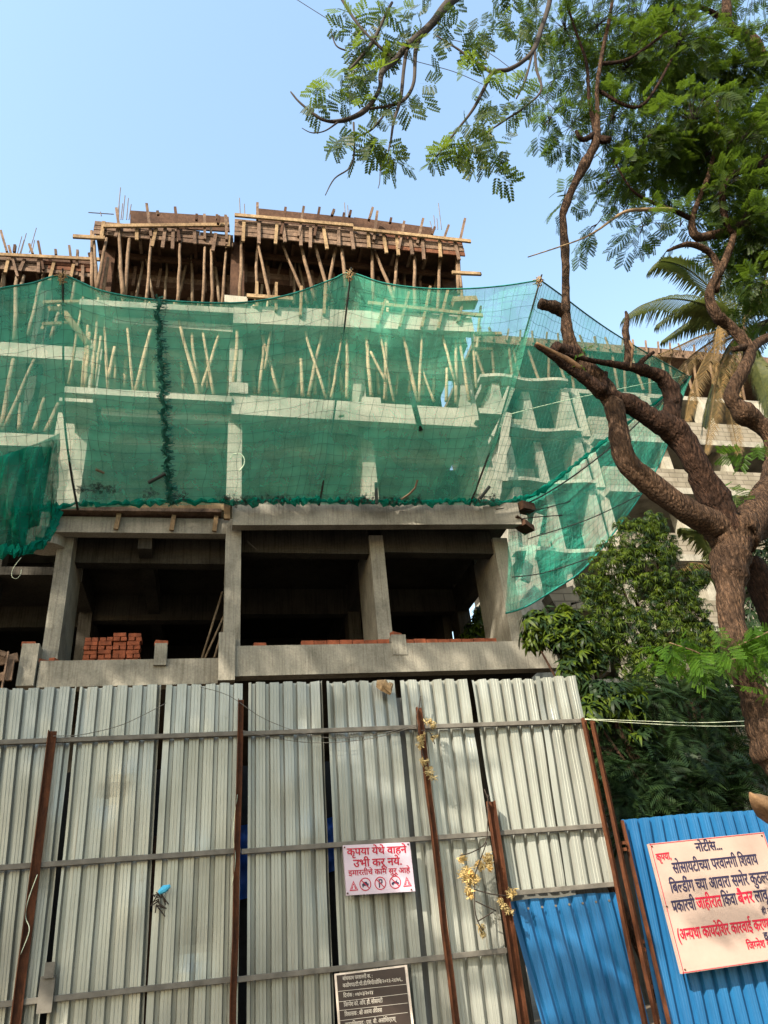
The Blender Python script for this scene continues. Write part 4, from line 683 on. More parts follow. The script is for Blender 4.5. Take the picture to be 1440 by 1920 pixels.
for s_, L, R_, h, m_ in (('नोटीस...', (905, 467), (1100, 450), 14, NAVY), ('कृपया,', (608, 537), (718, 522), 11.5, REDT), ('सोसायटीच्या परवानगी शिवाय', (735, 630), (1370, 560), 17, NAVY), ('बिल्डींग च्या आवारा समोर कुठल्याही', (718, 778), (1528, 688), 18, NAVY), ('प्रकारची', (732, 922), (905, 900), 18, NAVY), ('जाहीरात', (915, 897), (1102, 876), 18, REDT), ('किंवा', (1110, 875), (1216, 862), 18, NAVY), ('बैनर', (1226, 861), (1340, 846), 18, REDT), ('लावू नये', (1352, 846), (1540, 822), 18, NAVY),
                         ('ही न', (1400, 936), (1465, 928), 8.5, NAVY), ('(अन्यथा कायदेशिर कारवाई करण्यात', (770, 1135), (1520, 1040), 17.5, REDT), ('हु', (1412, 1117), (1445, 1112), 9, NAVY), ('जिग्नेश को', (1290, 1202), (1490, 1175), 11.5, REDT)):
    textline(np_, s_, zn(L), zn(R_), h, Y, m_, bold=.034)
# ------------------------------------------------------------------ right-hand building far behind
rb = empty('concrete_building', (17, 24, 0), 'far right concrete frame building with whitewashed block parapets, behind trees', 'building')
YR = 22.0
def rpart(name, mb, mat): return mb.build(name, mat, rb)
ZL = [at(1010, y, YR).z for y in (1285, 1175, 1040, 912, 816, 724)]
mb = MB(); mb.box(10.6, 26, 27, 27.3, 0, 23); rpart('rear_wall', mb, COND)
mb = MB(); mb.box(25.6, 25.9, 22.2, 27, 0, 23); rpart('side_wall', mb, COND)
for i, z in enumerate(ZL):
    mb = MB(); mb.box(10.4, 26, 22.0, 27, z - .22, z); rpart('floor_slab', mb, CON)
    # wavy balcony edge near the corner
    mb = MB(); n = 24; x0, x1 = 10.2, 14.0; up_, lo = [], []
    ring = [(x0 + (x1 - x0) * j / n, 21.5 - .09 * math.sin(j / n * 9.4 - .6)) for j in range(n + 1)]
    V = []
    for x, y in ring: V += [(x, y, z - .12), (x, 21.99, z - .12), (x, y, z + .03), (x, 21.99, z + .03)]
    Fq = []
    for j in range(n): o = j * 4; Fq += [(o, o + 4, o + 6, o + 2), (o + 2, o + 6, o + 7, o + 3), (o + 1, o + 3, o + 7, o + 5), (o, o + 1, o + 5, o + 4)]
    mb.add(V, Fq + [(0, 2, 3, 1), (n * 4, n * 4 + 1, n * 4 + 3, n * 4 + 2)]); rpart('balcony', mb, CONL)
    if i < 5:
        mb = MB(); mb.box(14.6, 25.6, 21.6, 21.78, z - .15, z + .8); rpart('parapet', mb, BLOCK)
        mb = MB(); mb.box(14.5, 25.7, 21.5, 22.0, z - .42, z - .153); rpart('edge_beam', mb, CON)
        for x in (14.3, 17.6, 20.4, 23.2): mb = MB(); mb.box(x, x + .35, 21.9, 22.6, z + .01, z + (ZL[i + 1] - z) - .23); rpart('column', mb, CONL)
        mb = MB(); mb.box(18.4, 20.1, 23.5, 23.7, z + .01, z + 1.9); rpart('partition', mb, BLOCK)
    if i < 5:
        h = ZL[i + 1] - z
        for x, y, wd, dp in ((10.7, 21.7, .3, 2.2), (12.15, 22.1, .32, 1.4), (13.75, 21.75, .3, 1.2)): mb = MB(); mb.box(x, x + wd, y, y + dp, z + .035, z + h - .26); rpart('column', mb, CON)
        mb = MB(); mb.box(11.2, 12.0, 22.3, 22.45, z + .01, z + 1.0); rpart('partition', mb, BLOCK)
z = ZL[5]; zt = at(1010, 652, YR).z
mb = MB(); mb.box(10.3, 26, 21.7, 27, zt - .25, zt - .05); rpart('roof_deck', mb, PLANK)
mb = MB(); mb.box(10.3, 26, 21.62, 21.68, zt - .3, zt + .18); rpart('fascia_board', mb, PLANK)
for i in range(26):
    x = 10.5 + i * .6; mb = MB(); mb.tube([(x, 21.8 + .5 * (i % 2), z), (x + random.uniform(-.3, .3), 21.8, zt - .2)], .06, 7); rpart('roof_prop', mb, POLE)
    mb = MB(); mb.bar((x, 21.55, zt - .2), (x + random.uniform(-.1, .2), 21.5, zt + .45), .08, .08); rpart('stake', mb, PLANK)
# steep pale blades near the corner, standing in for slanting sun patches
for a, b, wd in (((958, 728), (921, 818), 18), ((952, 775), (925, 960), 14), ((1010, 965), (985, 1090), 26)):
    mb = MB(); p, q = at(*a, 20.9), at(*b, 20.9); mb.bar(p, q, .3, .12, (0, 1, 0)); rpart('sun_patch_blade', mb, CONL)
lowb = empty('garden_wall', (12, 17, 0), 'pale concrete ledges and stair wall showing through the bushes', 'wall')
for a, b, h in (((1030, 1135), (1075, 1120), .5), ((1065, 1145), (1130, 1140), .25), ((1095, 1240), (1135, 1245), .6), ((1090, 1290), (1110, 1290), .6), ((1380, 1340), (1440, 1400), 1.2)):
    mb = MB(); mb.bar(at(*a, 17), at(*b, 17), .5, h); mb.build('ledge', BLOCK, lowb)
mb = MB(); mb.box(7.2, 22, 17.5, 17.7, 0, 4.6); mb.build('wall_panel', COND, lowb)
# ------------------------------------------------------------------ the big street tree
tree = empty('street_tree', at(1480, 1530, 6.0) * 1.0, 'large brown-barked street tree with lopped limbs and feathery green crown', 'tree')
tree.location.z = 0; tree['_o'] = list(tree.location)
def limb(path, name='limb', mat=BARK, n=12, rough=.05, step=6, par=None, ws=1.0):
    pts, rad = pixlimb([(a, b, c, d * ws) for a, b, c, d in path], step); rr = random.Random(int(path[0][0] * 3 + path[-1][1])); big = max(rad) > .05
    if big:
        kn = [(rr.uniform(0, len(rad)), rr.uniform(.08, .22), rr.uniform(.8, 2)) for _ in range(max(2, len(rad) // 9))]
        rad = [q * (1 + rr.uniform(-.045, .045) + sum(h * math.exp(-((i - c0) / wd) ** 2) for c0, h, wd in kn)) for i, q in enumerate(rad)]; pts = [q + Vector((rr.uniform(-1, 1), rr.uniform(-1, 1), rr.uniform(-1, 1))) * .05 * r_ for q, r_ in zip(pts, rad)]
    mb = MB(); mb.tube(pts, rad, n, 0, rough, int(path[0][0] + path[-1][1])); return mb.build(name, mat, par or tree, True)
TR = 6.0
limb([(1690, 1900, TR, 130), (1590, 1650, TR, 112), (1530, 1530, TR, 104), (1484, 1450, TR, 94), (1456, 1400, TR, 84), (1430, 1340, TR, 76), (1411, 1295, TR, 62), (1384, 1240, TR, 54), (1371, 1150, TR, 55), (1369, 1080, TR, 62), (1372, 1020, TR, 84), (1378, 985, TR, 100)], 'trunk', n=20, rough=.05, ws=.87)
limb([(1368, 1030, TR, 74), (1345, 990, TR - .05, 72), (1290, 958, TR - .15, 60), (1225, 912, TR - .2, 56), (1175, 865, TR - .25, 54), (1160, 810, TR - .3, 44), (1152, 765, TR - .3, 42), (1125, 715, TR - .3, 44), (1088, 680, TR - .3, 38), (1068, 640, TR - .35, 28), (1061, 592, TR - .4, 22), (1061, 540, TR - .45, 19), (1060, 480, TR - .5, 18), (1056, 420, TR - .55, 16), (1057, 395, TR - .6, 16), (1076, 348, TR - .65, 18), (1106, 290, TR - .75, 20), (1118, 262, TR - .8, 20), (1120, 210, TR - .9, 11), (1120, 160, TR - 1, 10), (1130, 96, TR - 1.1, 9), (1146, 16, TR - 1.25, 8), (1155, -80, TR - 1.4, 6)], n=16, ws=.79)
limb([(1062, 588, TR - .4, 24), (1045, 578, TR - .42, 22), (1028, 573, TR - .45, 21), (1012, 569, TR - .47, 20)], 'cut_stub')
limb([(1085, 668, TR - .32, 30), (1060, 662, TR - .35, 28), (1040, 651, TR - .42, 26)], 'cut_stub', BARKD)
limb([(1118, 250, TR - .8, 12), (1092, 262, TR - .85, 9), (1080, 245, TR - .9, 6)], 'cut_stub', BARKD); limb([(1120, 262, TR - .8, 16), (1143, 262, TR - .9, 11)], 'cut_stub', BARKD)
limb([(1382, 1030, TR, 80), (1362, 985, TR - .05, 82), (1338, 935, TR - .1, 72), (1305, 870, TR - .2, 66), (1272, 815, TR - .25, 62), (1225, 785, TR - .28, 54), (1180, 758, TR - .3, 46), (1140, 742, TR - .32, 40), (1105, 720, TR - .34, 26)], 'limb', BARKD, 16, .08, ws=.72)
limb([(1270, 815, TR - .25, 46), (1258, 780, TR - .3, 44), (1262, 748, TR - .33, 44), (1245, 712, TR - .36, 40), (1215, 697, TR - .4, 28), (1190, 690, TR - .42, 24), (1150, 683, TR - .45, 17), (1110, 676, TR - .48, 13), (1060, 664, TR - .5, 8)], 'limb', BARKD, 14, .09, ws=.74)
limb([(1178, 690, TR - .42, 16), (1177, 655, TR - .44, 13), (1173, 620, TR - .45, 12), (1176, 596, TR - .46, 9), (1173, 584, TR - .46, 4)], 'broken_stub', BARK, 8, .2)
limb([(1180, 640, TR - .47, 6), (1186, 655, TR - .48, 5), (1182, 690, TR - .47, 3)], 'broken_stub', HEART, 6)
limb([(1130, 735, TR - .36, 24), (1085, 700, TR - .42, 24), (1045, 672, TR - .48, 18), (1003, 646, TR - .55, 7)], 'broken_stub', BARKD, 9, .2); limb([(1090, 692, TR - .47, 12), (1045, 665, TR - .52, 11), (1005, 643, TR - .57, 5)], 'broken_stub', HEART, 7, .2)
limb([(1196, 690, TR - .42, 12), (1206, 675, TR - .45, 10), (1226, 660, TR - .5, 6)], 'broken_stub', BARKD, 8); limb([(1136, 742, TR - .35, 16), (1134, 720, TR - .4, 12), (1136, 698, TR - .42, 8)], 'broken_stub', BARKD, 8); limb([(1255, 760, TR - .36, 16), (1268, 750, TR - .4, 14)], 'broken_stub', BARKD, 8)
limb([(1388, 1010, TR, 84), (1420, 965, TR + .1, 80), (1450, 915, TR + .2, 74), (1462, 860, TR + .2, 60), (1450, 820, TR + .2, 48), (1424, 795, TR + .2, 40), (1385, 765, TR + .15, 38), (1371, 738, TR + .1, 34), (1394, 694, TR, 30), (1407, 660, TR, 28), (1395, 640, TR, 27), (1368, 612, TR, 26), (1344, 592, TR - .05, 26), (1330, 558, TR - .1, 22), (1338, 528, TR - .15, 19), (1355, 500, TR - .2, 18), (1372, 455, TR - .3, 15), (1376, 440, TR - .3, 15)], n=14, ws=.8)
limb([(1405, 660, TR, 20), (1425, 640, TR + .1, 17), (1460, 625, TR + .2, 16)], 'branch'); limb([(1398, 650, TR, 14), (1378, 655, TR - .1, 10)], 'cut_stub')
limb([(1376, 440, TR - .3, 14), (1363, 422, TR - .35, 12), (1354, 367, TR - .5, 12), (1370, 330, TR - .6, 12), (1430, 303, TR - .7, 13), (1480, 240, TR - .8, 14)], 'branch', TWIG if False else BARKD)
limb([(1480, 395, TR, 24), (1440, 406, TR - .05, 22), (1405, 412, TR - .1, 20), (1376, 432, TR - .15, 18), (1340, 440, TR - .2, 15), (1306, 444, TR - .25, 17), (1297, 415, TR - .3, 12), (1312, 370, TR - .4, 9), (1328, 330, TR - .5, 9), (1341, 271, TR - .6, 7), (1345, 190, TR - .8, 6)], 'branch', BARK)
limb([(1342, 545, TR - .12, 14), (1347, 510, TR - .15, 13), (1336, 480, TR - .2, 12), (1315, 464, TR - .25, 12), (1287, 458, TR - .3, 10), (1252, 470, TR - .35, 5)], 'branch', BARK)
limb([(1298, 412, TR - .3, 10), (1275, 400, TR - .35, 9), (1250, 390, TR - .4, 8), (1205, 371, TR - .5, 6), (1180, 350, TR - .6, 4), (1150, 300, TR - .7, 3)], 'branch', BARKD, 8); limb([(1260, 393, TR - .4, 8), (1215, 393, TR - .5, 7), (1170, 398, TR - .55, 6), (1120, 432, TR - .6, 4), (1080, 452, TR - .65, 3), (990, 482, TR - .7, 2)], 'branch', PALE, 8)
limb([(1500, 130, TR - .5, 26), (1440, 118, TR - .6, 24), (1405, 72, TR - .7, 22), (1368, 52, TR - .8, 18), (1362, 0, TR - .9, 15), (1355, -60, TR - 1, 12)], 'branch', BARK); limb([(1368, 52, TR - .8, 12), (1330, 20, TR - .9, 9), (1280, 12, TR - 1, 7), (1220, 40, TR - 1.1, 5)], 'branch', BARKD, 8)
limb([(1118, 250, TR - .8, 10), (1105, 190, TR - .9, 7), (1100, 120, TR - 1, 6), (1080, 60, TR - 1.1, 5), (1060, 0, TR - 1.2, 4)], 'branch', BARKD, 8); limb([(1125, 120, TR - 1.05, 8), (1180, 110, TR - 1.1, 6), (1250, 60, TR - 1.2, 5)], 'branch', BARKD, 8); limb([(1122, 170, TR - .95, 7), (1200, 200, TR - 1, 6), (1260, 110, TR - 1.1, 5)], 'branch', BARKD, 8)
limb([(1398, 1050, TR + .3, 46), (1425, 1090, TR + .35, 50), (1460, 1180, TR + .4, 54), (1500, 1300, TR + .3, 60)], 'limb', BARKD, 14)
# crown
def scatter(blobs, Y0, dY, T, mat, name, par, size, down=.35, dens=1.0, flat=.5, twig=True):
    V, Fq = T; P, D, N = [], [], []; tw = MB()
    for b in blobs:
        px, py, rp, n = b[:4]; yy = (b[4] if len(b) > 4 else Y0); c = at(px, py, yy); R = rp * mpp(c)
        for _ in range(max(1, int(n * dens))):
            q = RNG.normal(size=3); q /= np.linalg.norm(q); rr = RNG.random() ** .45; o = q * rr * np.array([R, dY if dY > R else R, R * .8]); p = np.array(c) + o
            d = q * np.array([1, 1, .4]) + np.array([0, 0, -down]) + RNG.normal(size=3) * .35; P.append(p - d / np.linalg.norm(d) * size * .3); D.append(d); N.append(np.array([0, 0, 1.0]) + RNG.normal(size=3) * flat)
            if twig and RNG.random() < .5: m_ = c.lerp(Vector(p), .5) + Vector((0, 0, .05)); tw.tube([c, m_, Vector(p)], [.006, .004, .0025], 4, cap=False)
    n = len(P); o = instmesh(name, V, Fq, mat, np.array(P), frames(np.array(D), np.array(N)), RNG.uniform(.5, 1.3, n) * size, par)
    if twig and tw.v: tw.build('twigs', TWIG, par)
    return o
TL = bipinnate(1.0, 4, .62, 7, .2, .085)
cb = [(1060, 55, 60, 42), (1040, 150, 52, 30), (1030, 225, 40, 20), (1075, 235, 46, 26), (1120, 50, 75, 55), (1175, 130, 85, 75), (1200, 40, 85, 70), (1270, 80, 85, 75), (1250, 180, 80, 70), (1150, 220, 55, 34), (1210, 265, 75, 60), (1300, 230, 85, 80), (1180, 325, 52, 26), (1140, 345, 42, 16), (1240, 335, 52, 32), (1300, 325, 66, 50), (1380, 275, 80, 75), (1380, 180, 85, 80), (1420, 95, 55, 26), (1400, 380, 58, 44), (1355, 355, 50, 34), (1335, 25, 50, 14), (1090, 335, 26, 6), (1058, 372, 34, 9), (1120, 420, 34, 9), (1150, 395, 36, 10), (1205, 425, 40, 14), (1275, 425, 26, 8), (1395, 480, 50, 36), (1425, 540, 50, 34), (1385, 440, 42, 26), (1445, 300, 80, 60), (1445, 450, 60, 50), (1440, 190, 60, 46), (1005, 20, 40, 12), (1200, -90, 150, 110), (1420, -60, 120, 90), (1540, 200, 110, 70), (1330, 130, 70, 50), (1110, 130, 55, 34), (1440, 600, 40, 14), (1420, 350, 70, 40), (1380, 120, 70, 40), (1430, 500, 60, 34), (1300, 280, 60, 30), (1220, 330, 50, 18), (1430, 240, 60, 36), (1390, 420, 50, 24), (1250, 130, 70, 36), (1325, 290, 60, 40)]
scatter([b[:3] + (int(b[3] * (2.0 if b[0] > 1170 else 1.25)),) + (TR - .05 - (450 - b[1]) * .0018 + RNG.uniform(-.4, .5),) for b in cb], TR, .55, TL, LEAF, 'crown', tree, .20, .4, 1.0, .6)
# the branch overhanging the street towards the camera
YO = 3.9
ob = [[(1330, -330, 4.8, 26), (1130, -190, 4.3, 22), (960, -90, 4.0, 18), (847, 0, YO, 13), (810, 45, YO, 12), (770, 80, YO, 10), (741, 112, YO, 9), (716, 137, YO, 8), (712, 166, YO, 6), (693, 198, YO, 7), (668, 217, YO, 7), (636, 227, YO, 6), (604, 224, YO, 4), (565, 195, YO, 3), (545, 172, YO, 2)], [(790, 60, YO, 7), (779, 96, YO, 6), (776, 153, YO, 5), (760, 185, YO, 5), (732, 198, YO, 4), (693, 204, YO, 4)], [(762, 95, YO, 6), (757, 130, YO, 5), (751, 185, YO, 5), (738, 230, YO, 4), (733, 262, YO, 3), (728, 284, YO, 2)], [(630, -20, YO, 4), (645, 5, YO, 4), (668, 41, YO, 4), (700, 77, YO, 4), (738, 110, YO, 5)], [(735, 5, YO, 4), (722, 30, YO, 4), (700, 77, YO, 5), (672, 112, YO, 4), (655, 131, YO, 3)], [(1034, -40, YO, 7), (1030, 5, YO, 7), (1015, 54, YO, 7), (1001, 93, YO, 7), (980, 115, YO, 6), (952, 131, YO, 6), (923, 137, YO, 6), (905, 172, YO, 5), (885, 208, YO, 4), (853, 249, YO, 3), (818, 294, YO, 2)], [(923, 137, YO, 5), (885, 112, YO, 4), (860, 93, YO, 3), (818, 67, YO, 2)], [(1002, 93, YO, 4), (1006, 130, YO, 4), (1015, 169, YO, 3), (985, 200, YO, 3), (949, 224, YO, 3), (907, 252, YO, 2)], [(1000, 93, YO, 3), (985, 150, YO, 3), (968, 185, YO, 2)], [(663, 230, YO, 3), (664, 285, YO, 2.5), (655, 315, YO, 2.2), (627, 335, YO, 2), (610, 366, YO, 1.2)], [(713, 310, YO, 1.5), (712, 340, YO, 1.2), (709, 353, YO, 1)], [(733, 198, YO, 3), (700, 240, YO, 3), (668, 258, YO, 2)], [(636, 227, YO, 3), (610, 245, YO, 2), (585, 249, YO, 1.5), (566, 240, YO, 1)], [(650, 95, YO, 2.5), (630, 85, YO, 2), (620, 55, YO, 1.5)]]
for P in ob: limb([(a, b, c, d * 1.35) for a, b, c, d in P], 'overhanging_branch', TWIG, 7, .06, 5)
TN = bipinnate(1.0, 3, .72, 6, .24, .135)
oc = [(570, 198, 18, 2), (603, 185, 26, 3), (650, 142, 42, 8), (632, 172, 34, 6), (690, 150, 38, 5), (708, 175, 36, 5), (626, 262, 22, 3), (655, 265, 22, 3), (690, 215, 38, 5), (718, 262, 32, 5), (735, 285, 30, 6), (700, 285, 16, 2), (757, 185, 22, 3), (780, 165, 20, 2), (655, 62, 42, 8), (720, 38, 62, 14), (780, 28, 55, 12), (690, 85, 34, 6), (742, 85, 34, 7), (803, 78, 24, 4), (832, 35, 26, 4), (905, 38, 38, 7), (900, 85, 26, 4), (930, 30, 34, 5), (870, 150, 16, 2), (900, 140, 22, 3), (912, 190, 30, 5), (940, 180, 34, 4), (872, 228, 26, 4), (860, 262, 30, 5), (845, 292, 24, 4), (812, 305, 18, 3), (880, 268, 30, 5), (910, 282, 30, 5), (930, 250, 28, 4), (945, 272, 20, 3), (925, 322, 18, 3), (980, 190, 22, 3), (960, 200, 20, 2), (975, 60, 36, 5), (985, 20, 36, 6), (1012, 60, 24, 3), (660, -40, 60, 8), (800, -50, 90, 14), (950, -40, 70, 10)]
scatter([(a, b, r, n) for a, b, r, n in oc], YO, .12, TN, LEAFN, 'overhanging_foliage', tree, .18, .9, 1.1, .6, False)
# bright young shoots sprouting from the trunk
scatter([(1240, 1215, 22, 5, 5.9), (1275, 1195, 24, 5, 5.85), (1290, 1245, 22, 5, 5.8), (1265, 1250, 20, 4, 5.8), (1320, 1230, 24, 5, 5.8), (1350, 1215, 22, 5, 5.7), (1390, 1200, 26, 6, 5.7), (1425, 1190, 26, 7, 5.7), (1430, 1220, 26, 7, 5.7), (1410, 1250, 20, 4, 5.75), (1415, 1175, 18, 4, 5.7), (1345, 1190, 18, 3, 5.8), (1375, 1225, 20, 4, 5.75), (1405, 850, 14, 4, 5.9), (1425, 830, 14, 4, 5.9), (1355, 920, 16, 4, 6.1), (1435, 1300, 20, 3, 5.75)], 5.8, .1, bipinnate(1.0, 4, .6, 9, .125, .062), SHOOT, 'young_shoot', tree, .2, .7, 1.2, .5, False)
limb([(1380, 1235, 5.85, 4), (1345, 1240, 5.8, 3), (1300, 1220, 5.8, 3), (1255, 1205, 5.85, 2)], 'shoot_stem', POLE, 6); limb([(1385, 1210, 5.8, 4), (1420, 1195, 5.72, 3), (1450, 1180, 5.7, 3)], 'shoot_stem', POLE, 6)
scatter([(1075, 672, 12, 5, 5.55), (1083, 690, 10, 4, 5.55), (1100, 655, 8, 3, 5.6)], 5.6, .05, TL, SHOOT, 'young_shoot', tree, .07, .3, 1.0, .5, False)
# cut log end by the notice board
mb = MB(); mb.tube([at(1406, 1486, 7.3), at(1412, 1496, 7.32), at(1428, 1505, 7.36), at(1442, 1518, 7.42), at(1470, 1535, 7.5)], [.012, .05, .10, .12, .15], 14, 0, .3, 6); tag(mb.build('cut_log', HEART, smooth=True), 'splintered pale log end poking in above the notice board', 'log')
# ------------------------------------------------------------------ palm
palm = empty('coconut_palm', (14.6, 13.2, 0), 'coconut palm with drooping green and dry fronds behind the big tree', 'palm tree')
pc = at(1385, 620, 13.0); mb = MB(); mb.tube([(pc.x + .5, 13.1, 0), (pc.x + .4, 13.1, 5), (pc.x + .1, 13.0, 11), pc], [.22, .18, .15, .2], 12, 0, .06, 2); mb.build('trunk', BARK, palm, True)
palm.location = (pc.x + .5, 13.1, 0)
palm['_o'] = list(palm.location)
for ch in list(palm.children): bpy.data.objects.remove(ch)
mb = MB(); mb.tube([(pc.x + .5, 13.1, 0), (pc.x + .4, 13.1, 5), (pc.x + .1, 13.0, 11), pc], [.22, .18, .15, .2], 12, 0, .06, 2); mb.build('trunk', BARK, palm, True)
def frond(path, mat, ll=.75, seed=1, drop=.8, n=84):
    P = [at(*q) for q in smoothpath(path, 8)]; mb = MB(); mb.tube(P, [.04 * (1 - .85 * i / len(P)) for i in range(len(P))], 6, 0); r = random.Random(seed); m = len(P) - 1
    for i in range(n):
        t = .1 + .9 * i / n; q = t * m; a = min(int(q), m - 1); p = P[a].lerp(P[a + 1], q - a); tg = (P[a + 1] - P[a]).normalized(); sd = tg.cross(Vector((0, 0, 1)));
        if sd.length < .1: sd = Vector((1, 0, 0))
        sd.normalize(); L = ll * (math.sin(math.pi * min(1, .18 + t * .8)) ** .6) * r.uniform(.8, 1.1)
        for s_ in (-1, 1):
            d = (sd * s_ * .75 + tg * .65 + Vector((0, 0, -.15 * drop))).normalized(); a1 = p + d * L * .5 + Vector((0, 0, -L * .12 * drop)); a2 = a1 + (d * .7 + Vector((0, 0, -drop * r.uniform(.6, 1.1)))).normalized() * L * .5; wv = tg * (.03 if mat is PALMG else .019)
            mb.add([p - wv * .6, p + wv * .6, a1 + wv, a1 - wv], [(0, 1, 2, 3)]); mb.add([a1 - wv, a1 + wv, a2 + wv * .1, a2 - wv * .1], [(0, 1, 2, 3)])
    mb.build('frond', mat, palm)
FR = [([(1385, 618, 13), (1330, 575, 12.6), (1260, 560, 12.2), (1205, 572, 12), (1168, 598, 11.9)], PALMG, .9, 1), ([(1385, 615, 13), (1345, 555, 13), (1290, 505, 13), (1240, 490, 13), (1215, 510, 13)], PALMG, .7, .7), ([(1388, 612, 13), (1370, 540, 13.2), (1340, 480, 13.4), (1310, 440, 13.5)], PALMG, .7, .6), ([(1392, 612, 13), (1415, 550, 12.8), (1450, 520, 12.6), (1490, 530, 12.4)], PALMD, .8, 1.2), ([(1385, 625, 13), (1330, 625, 12.6), (1260, 655, 12.3), (1180, 690, 12.1)], PALMD, .6, .8), ([(1385, 628, 13), (1335, 655, 12.5), (1300, 720, 12.2), (1285, 790, 12.1)], PALMD, .7, 1.2), ([(1388, 630, 13), (1350, 690, 12.4), (1335, 770, 12.2), (1322, 850, 12.1)], PALMD, .6, 1.3),
      ([(1390, 630, 13), (1375, 690, 12.5), (1368, 760, 12.3), (1385, 850, 12.2)], PALMD, .6, 1.2), ([(1390, 630, 13), (1420, 690, 12.8), (1440, 760, 12.7), (1450, 850, 12.6)], PALMG, .7, 1.2), ([(1395, 620, 13), (1450, 600, 13), (1520, 640, 13)], PALMG, .7, 1), ([(1385, 620, 13), (1350, 600, 13.6), (1300, 600, 14), (1240, 640, 14.3)], PALMG, .7, 1), ([(1392, 610, 13), (1400, 520, 13.6), (1420, 450, 14)], PALMG, .7, .8), ([(1385, 622, 13), (1335, 640, 12.8), (1275, 690, 12.7), (1235, 770, 12.7)], PALMD, .8, 1.2), ([(1388, 625, 13), (1360, 660, 12.9), (1330, 740, 12.8), (1318, 800, 12.8)], PALMG, .9, 1.2), ([(1385, 618, 13), (1340, 580, 12.9), (1290, 570, 12.8), (1230, 610, 12.8)], PALMG, .8, 1), ([(1390, 615, 13), (1420, 560, 12.9), (1460, 560, 12.9)], PALMG, .9, 1), ([(1380, 622, 13), (1350, 610, 12.4), (1342, 640, 12.2), (1335, 720, 12.1)], PALMD, .5, 1.4)]
for i, (P, m_, ll, dr) in enumerate(FR): frond(P, m_, ll, i, dr)
# a small palm tuft behind the tree fork
p2 = empty('young_palm', at(1330, 1090, 11.5), 'small palm with a dry arching frond behind the tree trunk', 'palm tree'); p2.location.z = 0; p2['_o'] = list(p2.location)
_p = palm; palm = p2
mb = MB(); q = at(1352, 1080, 11.8); mb.tube([(q.x, q.y, 0), q], [.12, .09], 10, 0, .08); mb.build('trunk', BARK, p2, True)
for i, (P, m_) in enumerate((([(1352, 1075, 11.8), (1310, 1058, 11.4), (1270, 1062, 11.2), (1238, 1085, 11.1)], PALMD), ([(1352, 1075, 11.8), (1340, 1040, 11.8), (1310, 1000, 11.8), (1275, 990, 11.8)], PALMG), ([(1352, 1075, 11.8), (1355, 1020, 11.9), (1362, 960, 12), (1375, 930, 12)], PALMG), ([(1352, 1075, 11.8), (1320, 1080, 11.6), (1290, 1110, 11.5)], PALMG))): frond(P, m_, .45, i + 50, .9, 40)
palm = _p
# ------------------------------------------------------------------ bushes and garden trees between fence and building
def lance(n, L, wd, droop):               # whorl of drooping lanceolate leaves
    V, Fq = [], []; r = random.Random(5)
    for i in range(n):
        a = 6.283 * i / n + r.uniform(-.3, .3); l = L * r.uniform(.7, 1.1); dr = droop * r.uniform(.5, 1.3); c, s_ = math.cos(a), math.sin(a); o = len(V)
        for t, wv, z in ((0, .12, .05), (.4, .5, .08 - .1 * dr), (.75, .42, -.42 * dr), (1, .02, -.95 * dr)):
            for sg in (-1, 1): V.append((c * l * t * .85 - s_ * sg * wd * wv, s_ * l * t * .85 + c * sg * wd * wv, z * l))
        for k_ in range(3): q = o + 2 * k_; Fq.append((q, q + 1, q + 3, q + 2))
    return np.array(V), Fq
def bush(name, lab, cat, base, blobs, T, mats, size, flat, group='garden trees beyond the fence', trunk=True, dens=1.0):
    o = empty(name, base, lab, cat, group); V, Fq = T; P, N = [], []
    for px, py, Y, rp, n in blobs:
        c = at(px, py, Y); R = rp * mpp(c)
        for _ in range(int(n * dens)):
            q = RNG.normal(size=3); q /= np.linalg.norm(q); q[1] = -abs(q[1]) * .9 if RNG.random() < .75 else q[1]; rr = .55 + .5 * RNG.random(); P.append(np.array(c) + q * R * rr * np.array([1, .8, 1])); N.append(np.array([0, 0, 1.]) + q * .8 + RNG.normal(size=3) * flat)
    n = len(P); D = np.cross(np.array(N), RNG.normal(size=(n, 3))); N = np.array(N); N /= np.linalg.norm(N, axis=1)[:, None]
    instmesh('foliage', V, Fq, mats, np.array(P), frames(D, N), RNG.uniform(.7, 1.25, n) * size, o, RNG.integers(0, len(mats), n) if len(mats) > 1 else None)
    mb = MB(); top = at(*blobs[0][:3]); b = Vector(base); mb.tube(smoothpath([b, b.lerp(top, .4) + Vector((.15, 0, 0)), b.lerp(top, .75), top], 4), [.12 - .008 * i for i in range(13)], 8, 0, .08)
    for bl in blobs[1:]: e = at(*bl[:3]); s_ = b.lerp(top, .35 + .5 * random.random()); mb.tube([s_, s_.lerp(e, .5) + Vector((0, 0, .1)), e], [.04, .03, .012], 6)
    mb.build('trunk', BARKD, o, True); return o
LN = lance(12, 1.0, .125, .9)
bush('leafy_tree', 'tall bushy tree with yellow-green sunlit tufts between net and trunk', 'tree', (8.0, 11.2, 0), [(1190, 1120, 11.2, 80, 85), (1225, 985, 11.0, 30, 40), (1185, 1010, 11, 45, 55), (1240, 1030, 11, 38, 42), (1150, 1060, 11, 52, 62), (1215, 1070, 11, 60, 70), (1115, 1110, 10.9, 40, 46), (1130, 1150, 10.9, 50, 55), (1260, 1130, 11, 55, 60), (1300, 1080, 11.2, 30, 24), (1290, 1150, 11, 45, 46), (1180, 1190, 10.8, 60, 66), (1240, 1200, 10.8, 58, 60), (1310, 1200, 11, 48, 44), (1120, 1200, 10.8, 45, 46), (1280, 1240, 10.8, 50, 46), (1200, 1250, 10.7, 50, 46), (1330, 1240, 11, 40, 32)], LN, [BUSHL, BUSHL, BUSHD], .105, .4, dens=3.6)
